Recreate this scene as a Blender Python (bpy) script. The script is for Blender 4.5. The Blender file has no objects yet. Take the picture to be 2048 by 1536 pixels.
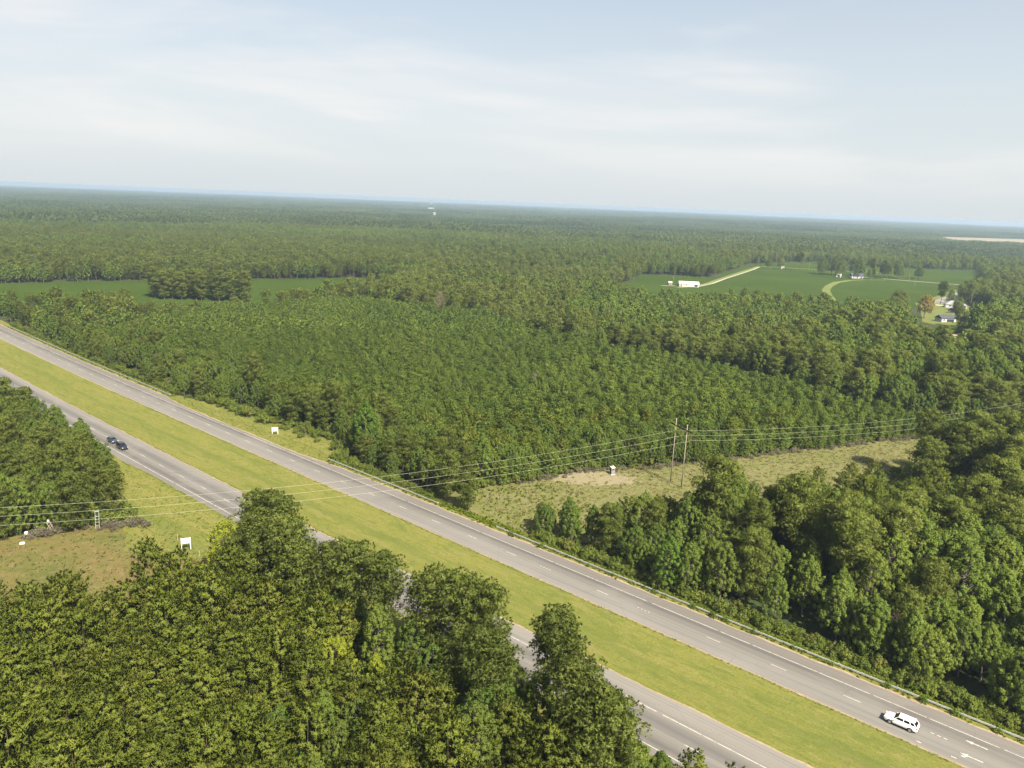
import bpy, math, random
import numpy as np

# ------------------------------------------------------------------ camera, sky, sun, exposure
scene = bpy.context.scene
col = scene.collection
R = math.radians
CAM_Z = 77.5
cam_d = bpy.data.cameras.new('camera')
cam_d.sensor_width = 36.0
cam_d.lens = 36.0 * 1475.0 / 2048.0
cam_d.clip_start = 0.5
cam_d.clip_end = 60000.0
cam = bpy.data.objects.new('camera', cam_d)
col.objects.link(cam)
from mathutils import Matrix, Vector
cam.matrix_world = (Matrix.Translation((0, 0, CAM_Z)) @ Matrix.Rotation(R(90 - 13.833), 4, 'X')
                    @ Matrix.Rotation(R(2.321), 4, 'Z'))
scene.camera = cam

SUN_AZ = R(147.0)          # clockwise from +Y: behind the viewer, to the right
SUN_EL = R(47.0)
world = bpy.data.worlds.new('World')
scene.world = world
world.use_nodes = True
wt = world.node_tree
wt.nodes.clear()
w_out = wt.nodes.new('ShaderNodeOutputWorld')
w_bg = wt.nodes.new('ShaderNodeBackground')
w_bg.inputs['Strength'].default_value = 0.0545
w_sky = wt.nodes.new('ShaderNodeTexSky')
w_sky.sky_type = 'NISHITA'
w_sky.sun_disc = False
w_sky.sun_elevation = SUN_EL
w_sky.sun_rotation = SUN_AZ
w_sky.altitude = 60.0
w_sky.air_density = 1.0
w_sky.dust_density = 3.2
w_sky.ozone_density = 1.0
wt.links.new(w_bg.outputs[0], w_out.inputs['Surface'])

sun_d = bpy.data.lights.new('sun', 'SUN')
sun_d.energy = 4.5
sun_d.angle = R(0.53)
sun_d.color = (1.0, 0.915, 0.745)
sun = bpy.data.objects.new('sun', sun_d)
col.objects.link(sun)
sdir = Vector((math.sin(SUN_AZ) * math.cos(SUN_EL), math.cos(SUN_AZ) * math.cos(SUN_EL), math.sin(SUN_EL)))
sun.rotation_euler = sdir.to_track_quat('Z', 'Y').to_euler()
sun.location = (60, -60, 300)

scene.view_settings.view_transform = 'Standard'
scene.view_settings.look = 'None'
scene.view_settings.gamma = 1.0
scene.view_settings.use_curve_mapping = False
scene.view_settings.exposure = 1.58
scene.render.engine = 'CYCLES'
cy = scene.cycles
cy.max_bounces = 4
cy.diffuse_bounces = 2
cy.glossy_bounces = 2
cy.transmission_bounces = 2
cy.transparent_max_bounces = 4
cy.volume_bounces = 0
cy.use_adaptive_sampling = True
cy.adaptive_threshold = 0.02
cy.use_denoising = True
cy.denoiser = 'OPENIMAGEDENOISE'
cy.denoising_input_passes = 'RGB_ALBEDO_NORMAL'
cy.denoising_prefilter = 'ACCURATE'
cy.sample_clamp_indirect = 6.0
cy.caustics_reflective = False
cy.caustics_refractive = False
scene.render.filter_size = 1.5 if hasattr(scene.render, 'filter_size') else 1.5

# ------------------------------------------------------------------ node helpers
def new_mat(name):
    m = bpy.data.materials.new(name)
    m.use_nodes = True
    m.node_tree.nodes.clear()
    return m

class NT:
    """small wrapper for building node trees"""
    def __init__(self, tree):
        self.t = tree
    def n(self, kind, **kw):
        nd = self.t.nodes.new(kind)
        for k, v in kw.items():
            if k.startswith('i_'):
                nd.inputs[k[2:]].default_value = v
            else:
                setattr(nd, k, v)
        return nd
    def l(self, a, b):
        self.t.links.new(a, b)
    def math(self, op, a, b=None, clamp=False):
        nd = self.t.nodes.new('ShaderNodeMath')
        nd.operation = op
        nd.use_clamp = clamp
        for i, v in enumerate((a, b)):
            if v is None:
                continue
            if isinstance(v, (int, float)):
                nd.inputs[i].default_value = v
            else:
                self.l(v, nd.inputs[i])
        return nd.outputs[0]
    def mix(self, fac, a, b, blend='MIX'):
        nd = self.t.nodes.new('ShaderNodeMix')
        nd.data_type = 'RGBA'
        nd.blend_type = blend
        nd.clamp_factor = True
        for idx, v in ((0, fac), (6, a), (7, b)):
            if isinstance(v, (int, float)):
                nd.inputs[idx].default_value = v
            elif isinstance(v, (tuple, list)):
                nd.inputs[idx].default_value = (*v[:3], 1.0)
            else:
                self.l(v, nd.inputs[idx])
        return nd.outputs[2]
    def noise(self, vec, scale, detail=4.0, rough=0.55, dist=0.0):
        nd = self.t.nodes.new('ShaderNodeTexNoise')
        nd.inputs['Scale'].default_value = scale
        nd.inputs['Detail'].default_value = detail
        nd.inputs['Roughness'].default_value = rough
        nd.inputs['Distortion'].default_value = dist
        if vec is not None:
            self.l(vec, nd.inputs['Vector'])
        return nd.outputs['Fac']
    def ramp(self, fac, stops, interp='LINEAR'):
        nd = self.t.nodes.new('ShaderNodeValToRGB')
        cr = nd.color_ramp
        cr.interpolation = interp
        while len(cr.elements) < len(stops):
            cr.elements.new(0.5)
        for e, (p, c) in zip(cr.elements, stops):
            e.position = p
            e.color = (*c, 1.0) if len(c) == 3 else c
        self.l(fac, nd.inputs[0])
        return nd.outputs[0]
    def ss(self, v, lo, hi):
        nd = self.t.nodes.new('ShaderNodeMapRange')
        nd.interpolation_type = 'SMOOTHSTEP'
        nd.inputs[1].default_value = lo
        nd.inputs[2].default_value = hi
        self.l(v, nd.inputs[0])
        return nd.outputs[0]
    def mapping(self, vec, scale=(1, 1, 1), loc=(0, 0, 0), rot=(0, 0, 0)):
        nd = self.t.nodes.new('ShaderNodeMapping')
        nd.inputs['Scale'].default_value = scale
        nd.inputs['Location'].default_value = loc
        nd.inputs['Rotation'].default_value = rot
        self.l(vec, nd.inputs['Vector'])
        return nd.outputs[0]

def finish(m, nt, colour, rough=0.85, spec=0.25, bump=None, bump_d=0.05, bump_s=0.6, metallic=0.0):
    p = nt.n('ShaderNodeBsdfPrincipled')
    p.inputs['Roughness'].default_value = rough
    p.inputs['Specular IOR Level'].default_value = spec
    p.inputs['Metallic'].default_value = metallic
    if isinstance(colour, (tuple, list)):
        p.inputs['Base Color'].default_value = (*colour[:3], 1.0)
    else:
        nt.l(colour, p.inputs['Base Color'])
    if bump is not None:
        b = nt.n('ShaderNodeBump')
        b.inputs['Distance'].default_value = bump_d
        b.inputs['Strength'].default_value = bump_s
        nt.l(bump, b.inputs['Height'])
        nt.l(b.outputs[0], p.inputs['Normal'])
    o = nt.n('ShaderNodeOutputMaterial')
    nt.l(p.outputs[0], o.inputs['Surface'])
    return m

# ------------------------------------------------------------------ sky with thin high cloud
def build_sky():
    nt = NT(wt)
    tc = nt.n('ShaderNodeTexCoord')
    sep = nt.n('ShaderNodeSeparateXYZ')
    nt.l(tc.outputs['Generated'], sep.inputs[0])
    zc = nt.math('MAXIMUM', sep.outputs[2], 0.0)
    # broad soft sheets of cirrus and finer streaks, drawn out along the horizon by the wind
    m1 = nt.mapping(tc.outputs['Generated'], scale=(1.1, 1.1, 6.0), loc=CLOUD_A, rot=(0, R(5), 0))
    sheet = nt.noise(m1, 1.0, 5.0, 0.50, 0.35)
    m2 = nt.mapping(tc.outputs['Generated'], scale=(2.0, 2.0, 26.0), loc=CLOUD_B, rot=(0, R(6), 0))
    streak = nt.noise(m2, 1.0, 6.0, 0.55, 0.5)
    a = nt.ss(sheet, 0.49, 0.62)
    b = nt.ss(streak, 0.30, 0.72)
    dens = nt.math('MULTIPLY', a, nt.math('ADD', nt.math('MULTIPLY', b, 0.60), 0.40))
    dens = nt.math('MULTIPLY', dens, nt.ss(zc, 0.0, 0.09))
    dens = nt.math('MULTIPLY', dens, 0.9, clamp=True)
    # haze layer of humid summer air: pale towards the horizon all the way round
    hz = nt.ss(zc, 0.60, -0.02)
    hz = nt.math('MULTIPLY', hz, 0.86)
    c1 = nt.mix(hz, w_sky.outputs[0], HAZE_SKY)
    c2 = nt.mix(dens, c1, CLOUD_COL)
    nt.l(c2, w_bg.inputs['Color'])
CLOUD_A = (8.78, 6.92, 0.0)
CLOUD_B = (0.4, 5.2, 0.0)
HAZE_SKY = (4.95, 5.33, 5.50)
CLOUD_COL = (5.8, 5.68, 5.62)
build_sky()

# ------------------------------------------------------------------ the highway's own coordinates
T = np.array([-0.77134857, 0.63641291])
N = np.array([0.63641291, 0.77134857])
O = np.array([47.64821648, 114.50169845])
ROAD_Z = 0.5

def bend(s):
    s = np.asarray(s, float)
    return 7.0e-5 * np.maximum(0, s - 205) ** 2
def sn(s, n):
    """highway station and offset -> ground point"""
    s = np.asarray(s, float); n = np.asarray(n, float) + bend(s)
    return O[0] + T[0] * s + N[0] * n, O[1] + T[1] * s + N[1] * n
def to_sn(x, y):
    dx, dy = np.asarray(x, float) - O[0], np.asarray(y, float) - O[1]
    s = dx * T[0] + dy * T[1]
    n = dx * N[0] + dy * N[1]
    return s, n - bend(s)

# power line corridor: a centre line through the pole frame
PC = np.array([48.6, 201.0])
PD = np.array([0.9207, 0.3903])
PN = np.array([0.3903, -0.9207])       # to the near side
def to_pw(x, y):
    dx, dy = np.asarray(x, float) - PC[0], np.asarray(y, float) - PC[1]
    return dx * PD[0] + dy * PD[1], dx * PN[0] + dy * PN[1]

rng0 = np.random.default_rng(7)
_perm = rng0.random((64, 64))
def vnoise(x, y, scale):
    """smooth value noise, 0..1"""
    x = np.asarray(x, float) / scale; y = np.asarray(y, float) / scale
    xi = np.floor(x).astype(int); yi = np.floor(y).astype(int)
    fx = x - xi; fy = y - yi
    fx = fx * fx * (3 - 2 * fx); fy = fy * fy * (3 - 2 * fy)
    g = lambda i, j: _perm[i % 64, j % 64]
    return ((g(xi, yi) * (1 - fx) + g(xi + 1, yi) * fx) * (1 - fy)
            + (g(xi, yi + 1) * (1 - fx) + g(xi + 1, yi + 1) * fx) * fy)

def inside(poly, x, y):
    x = np.asarray(x, float); y = np.asarray(y, float)
    c = np.zeros(x.shape, bool)
    n = len(poly)
    for i in range(n):
        x1, y1 = poly[i]; x2, y2 = poly[(i + 1) % n]
        if y1 == y2:
            continue
        k = ((y1 > y) != (y2 > y)) & (x < (x2 - x1) * (y - y1) / (y2 - y1) + x1)
        c ^= k
    return c

# ------------------------------------------------------------------ mesh helpers
def mk_mesh(name, V, groups, mats, attr=None, smooth=False, uv=None, nrm=None):
    """groups: list of (faces array (m,k), material index)"""
    me = bpy.data.meshes.new(name)
    V = np.asarray(V, np.float32)
    me.vertices.add(len(V))
    me.vertices.foreach_set('co', V.ravel())
    idx = np.concatenate([np.asarray(F, np.int32).ravel() for F, _ in groups])
    tot = np.concatenate([np.full(len(F), np.asarray(F).shape[1], np.int32) for F, _ in groups])
    mi = np.concatenate([np.full(len(F), m, np.int32) for F, m in groups])
    st = np.concatenate([[0], np.cumsum(tot)[:-1]]).astype(np.int32)
    me.loops.add(len(idx))
    me.loops.foreach_set('vertex_index', idx)
    me.polygons.add(len(tot))
    me.polygons.foreach_set('loop_start', st)
    me.polygons.foreach_set('material_index', mi)
    if smooth:
        me.polygons.foreach_set('use_smooth', np.ones(len(tot), bool))
    for m in mats:
        me.materials.append(m)
    if attr is not None:
        a = me.attributes.new('v', 'FLOAT', 'POINT')
        a.data.foreach_set('value', np.asarray(attr, np.float32))
    if uv is not None:
        l = me.uv_layers.new(name='sn')
        l.data.foreach_set('uv', np.asarray(uv, np.float32)[idx].ravel())
    me.update(calc_edges=True)
    if nrm is not None:
        me.polygons.foreach_set('use_smooth', np.ones(len(tot), bool))
        me.normals_split_custom_set_from_vertices(np.asarray(nrm, np.float32))
    return me

class MB:
    """collects simple solids and links them as one mesh object"""
    def __init__(self):
        self.v = []; self.f = []; self.n = 0
    def add(self, V, F):
        for f in F:
            self.f.append([i + self.n for i in f])
        self.v += [tuple(p) for p in V]
        self.n += len(V)
        return self
    def box(self, c, s, rot=None):
        V = []
        for dx in (-.5, .5):
            for dy in (-.5, .5):
                for dz in (-.5, .5):
                    p = Vector((dx * s[0], dy * s[1], dz * s[2]))
                    if rot is not None:
                        p = rot @ p
                    V.append((c[0] + p.x, c[1] + p.y, c[2] + p.z))
        return self.add(V, [(0, 1, 3, 2), (4, 6, 7, 5), (0, 4, 5, 1), (2, 3, 7, 6), (0, 2, 6, 4), (1, 5, 7, 3)])
    def tube(self, P, r, k=8, cap=True):
        P = [Vector(p) for p in P]
        if not hasattr(r, '__len__'):
            r = [r] * len(P)
        V = []; F = []
        for i, p in enumerate(P):
            d = (P[min(i + 1, len(P) - 1)] - P[max(i - 1, 0)]).normalized()
            a = d.cross(Vector((0, 0, 1)))
            if a.length < 1e-3:
                a = d.cross(Vector((1, 0, 0)))
            a.normalize(); b = d.cross(a).normalized()
            for j in range(k):
                t = 2 * math.pi * j / k
                V.append(p + (a * math.cos(t) + b * math.sin(t)) * r[i])
        for i in range(len(P) - 1):
            for j in range(k):
                F.append((i * k + j, i * k + (j + 1) % k, (i + 1) * k + (j + 1) % k, (i + 1) * k + j))
        if cap:
            F.append(tuple(range(k))[::-1]); F.append(tuple((len(P) - 1) * k + j for j in range(k)))
        return self.add(V, F)
    def loft(self, rings, cap=True):
        k = len(rings[0]); V = [p for r_ in rings for p in r_]; F = []
        for i in range(len(rings) - 1):
            for j in range(k):
                F.append((i * k + j, i * k + (j + 1) % k, (i + 1) * k + (j + 1) % k, (i + 1) * k + j))
        if cap:
            F.append(tuple(range(k))[::-1]); F.append(tuple((len(rings) - 1) * k + j for j in range(k)))
        return self.add(V, F)
    def mesh(self, name, mat, smooth=False):
        me = bpy.data.meshes.new(name)
        me.from_pydata(self.v, [], self.f)
        me.materials.append(mat)
        if smooth:
            for p in me.polygons:
                p.use_smooth = True
        me.update()
        return me
    def build(self, name, mat, parent=None, smooth=False, bevel=0.0):
        o = bpy.data.objects.new(name, self.mesh(name, mat, smooth))
        col.objects.link(o)
        o.parent = parent
        if bevel:
            b = o.modifiers.new('bevel', 'BEVEL')
            b.width = bevel; b.segments = 2; b.limit_method = 'ANGLE'
        return o

def empty(name, loc=(0, 0, 0), rz=0.0):
    o = bpy.data.objects.new(name, None)
    col.objects.link(o)
    o.location = loc
    o.rotation_euler = (0, 0, rz)
    o.empty_display_size = 0.3
    return o
def tag(o, label=None, cat=None, group=None, kind=None):
    if label: o['label'] = label
    if cat: o['category'] = cat
    if group: o['group'] = group
    if kind: o['kind'] = kind
    return o
def link(name, me, parent=None):
    o = bpy.data.objects.new(name, me)
    col.objects.link(o)
    o.parent = parent
    return o
def copy_tree(o, parent=None):
    c = o.copy(); col.objects.link(c); c.parent = parent
    for ch in list(o.children):
        copy_tree(ch, c)
    return c
def flat(name, mat, **kw):
    nt = NT(new_mat(name).node_tree)
    return finish(bpy.data.materials[name], nt, mat, **kw)

# ------------------------------------------------------------------ materials
def worldpos(nt):
    return nt.n('ShaderNodeNewGeometry').outputs['Position']

def mat_forest_floor():
    m = new_mat('forest_floor'); nt = NT(m.node_tree); p = worldpos(nt)
    a = nt.noise(p, 0.25, 6, 0.65)
    c = nt.ramp(a, [(0.25, (0.020, 0.024, 0.010)), (0.5, (0.036, 0.045, 0.014)), (0.75, (0.060, 0.052, 0.026))])
    b = nt.noise(p, 0.006, 3, 0.5)
    c = nt.mix(nt.ss(b, 0.4, 0.65), c, (0.034, 0.052, 0.020))
    return finish(m, nt, c, rough=0.95, spec=0.1, bump=nt.noise(p, 1.2, 5), bump_d=0.3)

def mat_mown_grass():
    m = new_mat('mown_grass'); nt = NT(m.node_tree)
    uv = nt.n('ShaderNodeUVMap', uv_map='sn').outputs[0]
    big = nt.noise(nt.mapping(uv, scale=(0.022, 0.16, 1)), 1.0, 5, 0.6, 0.5)
    fine = nt.noise(nt.mapping(uv, scale=(2.2, 4.2, 1)), 1.0, 6, 0.72)
    mid = nt.noise(nt.mapping(uv, scale=(0.13, 0.55, 1)), 1.0, 6, 0.66, 0.8)
    clump = nt.noise(nt.mapping(uv, scale=(0.5, 1.1, 1)), 1.0, 5, 0.7, 0.3)
    c = nt.ramp(big, [(0.28, (0.105, 0.123, 0.029)), (0.5, (0.143, 0.146, 0.036)), (0.72, (0.173, 0.163, 0.046))])
    c = nt.mix(nt.math('MULTIPLY', nt.ss(mid, 0.50, 0.62), 0.55), c, (0.077, 0.102, 0.024))
    c = nt.mix(nt.math('MULTIPLY', nt.ss(mid, 0.46, 0.36), 0.45), c, (0.191, 0.149, 0.074))
    c = nt.mix(nt.math('MULTIPLY', nt.ss(clump, 0.50, 0.60), 0.40), c, (0.091, 0.105, 0.025))
    c = nt.mix(nt.math('MULTIPLY', nt.ss(clump, 0.46, 0.36), 0.35), c, (0.205, 0.173, 0.084))
    c = nt.mix(nt.math('MULTIPLY', nt.ss(fine, 0.47, 0.60), 0.55), c, (0.066, 0.080, 0.020))
    # wheel ruts of the mowers and the damp line of the swale, along the road
    sep = nt.n('ShaderNodeSeparateXYZ'); nt.l(uv, sep.inputs[0])
    n1 = nt.math('ADD', sep.outputs[1], nt.math('MULTIPLY', nt.math('SUBTRACT', big, 0.5), 5.0))
    sw = nt.ss(nt.math('ABSOLUTE', nt.math('ADD', n1, 14.0)), 1.7, 0.3)
    c = nt.mix(nt.math('MULTIPLY', sw, 0.45), c, (0.081, 0.104, 0.025))
    ru = nt.ss(nt.math('ABSOLUTE', nt.math('SUBTRACT', nt.math('PINGPONG', n1, 1.15), 0.55)), 0.30, 0.05)
    c = nt.mix(nt.math('MULTIPLY', ru, 0.16), c, (0.096, 0.100, 0.030))
    return finish(m, nt, c, rough=0.95, spec=0.0, bump=fine, bump_d=0.18, bump_s=0.6)

def mat_meadow(name, dry=0.5, pink=0.0):
    m = new_mat(name); nt = NT(m.node_tree); p = worldpos(nt)
    a = nt.noise(p, 0.09, 5, 0.6, 0.6)
    b = nt.noise(p, 0.55, 5, 0.65)
    f = nt.noise(p, 2.6, 5, 0.7)
    c = nt.ramp(a, [(0.30, (0.113, 0.122, 0.034)), (0.46, (0.167, 0.144, 0.050)), (0.60, (0.194, 0.135, 0.059)), (0.75, (0.131, 0.133, 0.038))] if not pink else [(0.30, (0.126, 0.140, 0.045)), (0.48, (0.176, 0.167, 0.077)), (0.62, (0.144, 0.151, 0.050)), (0.75, (0.194, 0.176, 0.090))])
    c = nt.mix(nt.math('MULTIPLY', nt.ss(b, 0.50, 0.60), 0.5), c, (0.090, 0.115, 0.027))
    c = nt.mix(nt.math('MULTIPLY', nt.ss(b, 0.46, 0.37), 0.5), c, (0.225, 0.184, 0.099))
    c = nt.mix(nt.math('MULTIPLY', nt.ss(f, 0.48, 0.60), 0.45), c, (0.081, 0.083, 0.023))
    c = nt.mix(1.0, c, (0.86, 0.86, 0.80) if pink else (0.78, 0.80, 0.74), 'MULTIPLY')
    if pink:
        s = nt.n('ShaderNodeSeparateXYZ'); nt.l(p, s.inputs[0])
        dx = nt.math('MULTIPLY', nt.math('SUBTRACT', s.outputs[0], 24.0), 1 / 16.0)
        dy = nt.math('MULTIPLY', nt.math('SUBTRACT', s.outputs[1], 203.5), 1 / 6.5)
        dist = nt.math('ADD', nt.math('MULTIPLY', dx, dx), nt.math('MULTIPLY', dy, dy))
        dist = nt.math('ADD', dist, nt.math('MULTIPLY', nt.math('SUBTRACT', b, 0.5), 2.6))
        c = nt.mix(nt.math('MULTIPLY', nt.ss(dist, 1.1, 0.3), 0.65), c, (0.250, 0.205, 0.140))
    return finish(m, nt, c, rough=0.95, spec=0.1, bump=f, bump_d=0.35, bump_s=0.8)

def mat_crop():
    m = new_mat('soybean_rows'); nt = NT(m.node_tree); p = worldpos(nt)
    a = nt.noise(p, 0.012, 4, 0.55, 0.3)
    w = nt.n('ShaderNodeTexWave', wave_type='BANDS', bands_direction='X')
    w.inputs['Scale'].default_value = 0.10
    w.inputs['Distortion'].default_value = 1.2
    w.inputs['Detail'].default_value = 3
    w.inputs['Detail Scale'].default_value = 0.6
    nt.l(nt.mapping(p, rot=(0, 0, R(-62))), w.inputs['Vector'])
    f = nt.noise(nt.mapping(p, rot=(0, 0, R(-62)), scale=(1.0, 0.08, 1)), 0.9, 5, 0.7)
    c = nt.ramp(a, [(0.3, (0.032, 0.054, 0.008)), (0.55, (0.041, 0.066, 0.011)), (0.75, (0.054, 0.075, 0.011))])
    c = nt.mix(nt.math('MULTIPLY', w.outputs['Fac'], 0.22), c, (0.027, 0.043, 0.007))
    c = nt.mix(nt.math('MULTIPLY', nt.ss(f, 0.47, 0.60), 0.35), c, (0.021, 0.034, 0.007))
    return finish(m, nt, c, rough=0.95, spec=0.0, bump=f, bump_d=0.4, bump_s=0.7)

def mat_soil(name, c1, c2, sc=0.4):
    m = new_mat(name); nt = NT(m.node_tree); p = worldpos(nt)
    a = nt.noise(p, sc, 6, 0.65)
    c = nt.ramp(a, [(0.3, c1), (0.7, c2)])
    return finish(m, nt, c, rough=0.95, spec=0.1, bump=a, bump_d=0.1)

def mat_asphalt(name, stops):
    """stops: (offset n, colour) across the carriageway; real wear and oil, along the lanes"""
    m = new_mat(name); nt = NT(m.node_tree)
    uv = nt.n('ShaderNodeUVMap', uv_map='sn').outputs[0]
    sep = nt.n('ShaderNodeSeparateXYZ'); nt.l(uv, sep.inputs[0])
    lo = stops[0][0]; hi = stops[-1][0]
    wob = nt.noise(nt.mapping(uv, scale=(0.04, 0.3, 1)), 1.0, 3, 0.5)
    v = nt.math('ADD', sep.outputs[1], nt.math('MULTIPLY', nt.math('SUBTRACT', wob, 0.5), 0.5))
    fac = nt.math('DIVIDE', nt.math('SUBTRACT', v, lo), hi - lo)
    c = nt.ramp(fac, [((p - lo) / (hi - lo), q) for p, q in stops])
    st = nt.noise(nt.mapping(uv, scale=(0.012, 1.6, 1)), 1.0, 5, 0.6)
    c = nt.mix(nt.math('MULTIPLY', nt.ss(st, 0.47, 0.60), 0.40), c, (0.093, 0.089, 0.083))
    pt = nt.noise(nt.mapping(uv, scale=(0.05, 0.10, 1)), 1.0, 5, 0.6, 0.4)
    c = nt.mix(nt.math('MULTIPLY', nt.ss(pt, 0.5, 0.62), 0.28), c, (0.191, 0.181, 0.166))
    gr = nt.noise(nt.mapping(uv, scale=(6, 6, 1)), 1.0, 4, 0.8)
    c = nt.mix(nt.math('MULTIPLY', nt.ss(gr, 0.44, 0.62), 0.30), c, (0.073, 0.070, 0.066))
    # transverse and wandering cracks sealed with tar
    vor = nt.n('ShaderNodeTexVoronoi', feature='DISTANCE_TO_EDGE')
    vor.inputs['Scale'].default_value = 1.0
    nt.l(nt.mapping(uv, scale=(0.10, 0.16, 1)), vor.inputs['Vector'])
    crack = nt.ss(vor.outputs['Distance'], 0.014, 0.002)
    crack = nt.math('MULTIPLY', crack, nt.ss(pt, 0.40, 0.62))
    c = nt.mix(nt.math('MULTIPLY', crack, 0.22), c, (0.07, 0.068, 0.065))
    return finish(m, nt, c, rough=0.82, spec=0.3, bump=gr, bump_d=0.01)

def mat_paint():
    m = new_mat('road_paint'); nt = NT(m.node_tree); p = worldpos(nt)
    w = nt.noise(p, 3.2, 5, 0.7)
    c = nt.ramp(w, [(0.32, (0.143, 0.133, 0.119)), (0.46, (0.403, 0.382, 0.344)), (0.7, (0.504, 0.486, 0.443))])
    return finish(m, nt, c, rough=0.6, spec=0.3)

def stand_tint(nt, p, sc):
    """woods grow in stands of one age: a patchwork of tints on the map, blurred by a finer variation"""
    v = nt.n('ShaderNodeTexVoronoi', feature='SMOOTH_F1', voronoi_dimensions='2D')
    v.inputs['Scale'].default_value = sc * .7
    v.inputs['Smoothness'].default_value = .12
    nz = nt.n('ShaderNodeTexNoise'); nz.inputs['Scale'].default_value = sc * 2.2; nz.inputs['Detail'].default_value = 3
    nt.l(p, nz.inputs['Vector'])
    va = nt.n('ShaderNodeVectorMath', operation='MULTIPLY_ADD')
    nt.l(nz.outputs['Color'], va.inputs[0]); va.inputs[1].default_value = (.5 / sc, .5 / sc, 0); nt.l(p, va.inputs[2])
    nt.l(va.outputs[0], v.inputs['Vector'])
    sepc = nt.n('ShaderNodeSeparateColor'); nt.l(v.outputs['Color'], sepc.inputs[0])
    return nt.math('ADD', nt.math('MULTIPLY', sepc.outputs[0], .65), nt.math('MULTIPLY', nt.ss(nt.noise(p, sc * 3, 3, .6), .35, .65), .35))

def leaf_mat(name, dark, mid, light, trans=0.35, hue_spread=0.0, world_scale=None, rough=0.55, warm=(0.10, 0.075, 0.03)):
    m = new_mat(name); nt = NT(m.node_tree)
    at = nt.n('ShaderNodeAttribute', attribute_name='v').outputs['Fac']
    oi = nt.n('ShaderNodeObjectInfo').outputs['Random']
    f = nt.math('ADD', nt.math('MULTIPLY', at, 0.45), nt.math('MULTIPLY', oi, 0.55))
    if world_scale:
        p = worldpos(nt)
        f = nt.math('ADD', nt.math('MULTIPLY', f, 0.62), nt.math('MULTIPLY', stand_tint(nt, p, world_scale), 0.38))
    c = nt.ramp(f, [(0.12, dark), (0.5, mid), (0.88, light)])
    # a few individuals lean to brown-olive
    k = nt.math('FRACT', nt.math('MULTIPLY', oi, 17.31))
    c = nt.mix(nt.math('MULTIPLY', nt.ss(k, 0.70, 1.0), hue_spread), c, warm)
    d = nt.n('ShaderNodeBsdfPrincipled')
    d.inputs['Roughness'].default_value = rough
    d.inputs['Specular IOR Level'].default_value = 0.08
    nt.l(c, d.inputs['Base Color'])
    t = nt.n('ShaderNodeBsdfTranslucent')
    nt.l(nt.mix(1.0, c, (1.25, 1.35, 0.55), 'MULTIPLY'), t.inputs['Color'])
    ms = nt.n('ShaderNodeMixShader')
    ms.inputs[0].default_value = trans
    nt.l(d.outputs[0], ms.inputs[1]); nt.l(t.outputs[0], ms.inputs[2])
    o = nt.n('ShaderNodeOutputMaterial')
    nt.l(ms.outputs[0], o.inputs['Surface'])
    return m

M = {}
M['floor'] = mat_forest_floor()
M['mown'] = mat_mown_grass()
M['meadow'] = mat_meadow('meadow_right', pink=1.0)
M['meadow_l'] = mat_meadow('meadow_left')
M['crop'] = mat_crop()
M['sand'] = mat_soil('sandy_soil', (0.26, 0.19, 0.12), (0.36, 0.27, 0.18))
M['edge_soil'] = mat_soil('edge_soil', (0.20, 0.145, 0.090), (0.30, 0.235, 0.160), 1.2)
M['gravel'] = mat_soil('pale_gravel', (0.24, 0.22, 0.17), (0.34, 0.31, 0.25), 0.3)
M['lawn'] = mat_soil('lawn_grass', (0.085, 0.108, 0.026), (0.13, 0.14, 0.038), 0.15)
M['grassway'] = mat_soil('grass_waterway', (0.085, 0.115, 0.03), (0.135, 0.155, 0.045), 0.08)
M['paint'] = mat_paint()
M['concrete'] = mat_soil('concrete', (0.50, 0.48, 0.44), (0.60, 0.58, 0.53), 0.6)
g1, g2, g3 = (0.163, 0.153, 0.139), (0.126, 0.118, 0.109), (0.080, 0.075, 0.070)
M['asphalt_r'] = mat_asphalt('asphalt_far', [(-4.8, (0.191, 0.169, 0.137)), (-4.2, (0.175, 0.164, 0.148)), (-3.0, g1), (-2.2, (0.150, 0.144, 0.136)), (-1.0, g1), (-0.1, g1), (0.9, g2), (1.8, g2), (2.5, g3), (3.2, (0.099, 0.095, 0.091)), (3.5, (0.131, 0.119, 0.108)), (6.6, (0.137, 0.123, 0.112))])
M['asphalt_l'] = mat_asphalt('asphalt_near', [(-35.5, (0.137, 0.125, 0.114)), (-32.9, (0.131, 0.121, 0.112)), (-32.4, g2), (-31.3, g3), (-30.4, g2), (-29.0, g1), (-28.2, g2), (-27.2, (0.095, 0.092, 0.088)), (-26.2, g2), (-25.3, g1), (-24.8, g1), (-24.0, (0.172, 0.160, 0.145)), (-20.0, (0.185, 0.173, 0.156))])
M['asphalt_x'] = mat_soil('asphalt_country', (0.17, 0.16, 0.15), (0.22, 0.205, 0.195), 0.3)

def mat_bark(name, c1, c2):
    m = new_mat(name); nt = NT(m.node_tree)
    tc = nt.n('ShaderNodeTexCoord').outputs['Object']
    a = nt.noise(nt.mapping(tc, scale=(6, 6, 1.2)), 1.0, 5, 0.65)
    return finish(m, nt, nt.ramp(a, [(0.3, c1), (0.7, c2)]), rough=0.95, spec=0.1, bump=a, bump_d=0.05)
M['bark_pine'] = mat_bark('pine_bark', (0.055, 0.040, 0.028), (0.135, 0.100, 0.072))
M['bark'] = mat_bark('grey_bark', (0.085, 0.072, 0.058), (0.20, 0.175, 0.145))
M['bark_dead'] = mat_bark('dead_bark', (0.15, 0.125, 0.105), (0.27, 0.235, 0.20))
M['pine'] = leaf_mat('pine_needles', (0.091, 0.116, 0.025), (0.142, 0.173, 0.037), (0.189, 0.216, 0.053), 0.33, 0.14, world_scale=0.008)
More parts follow.
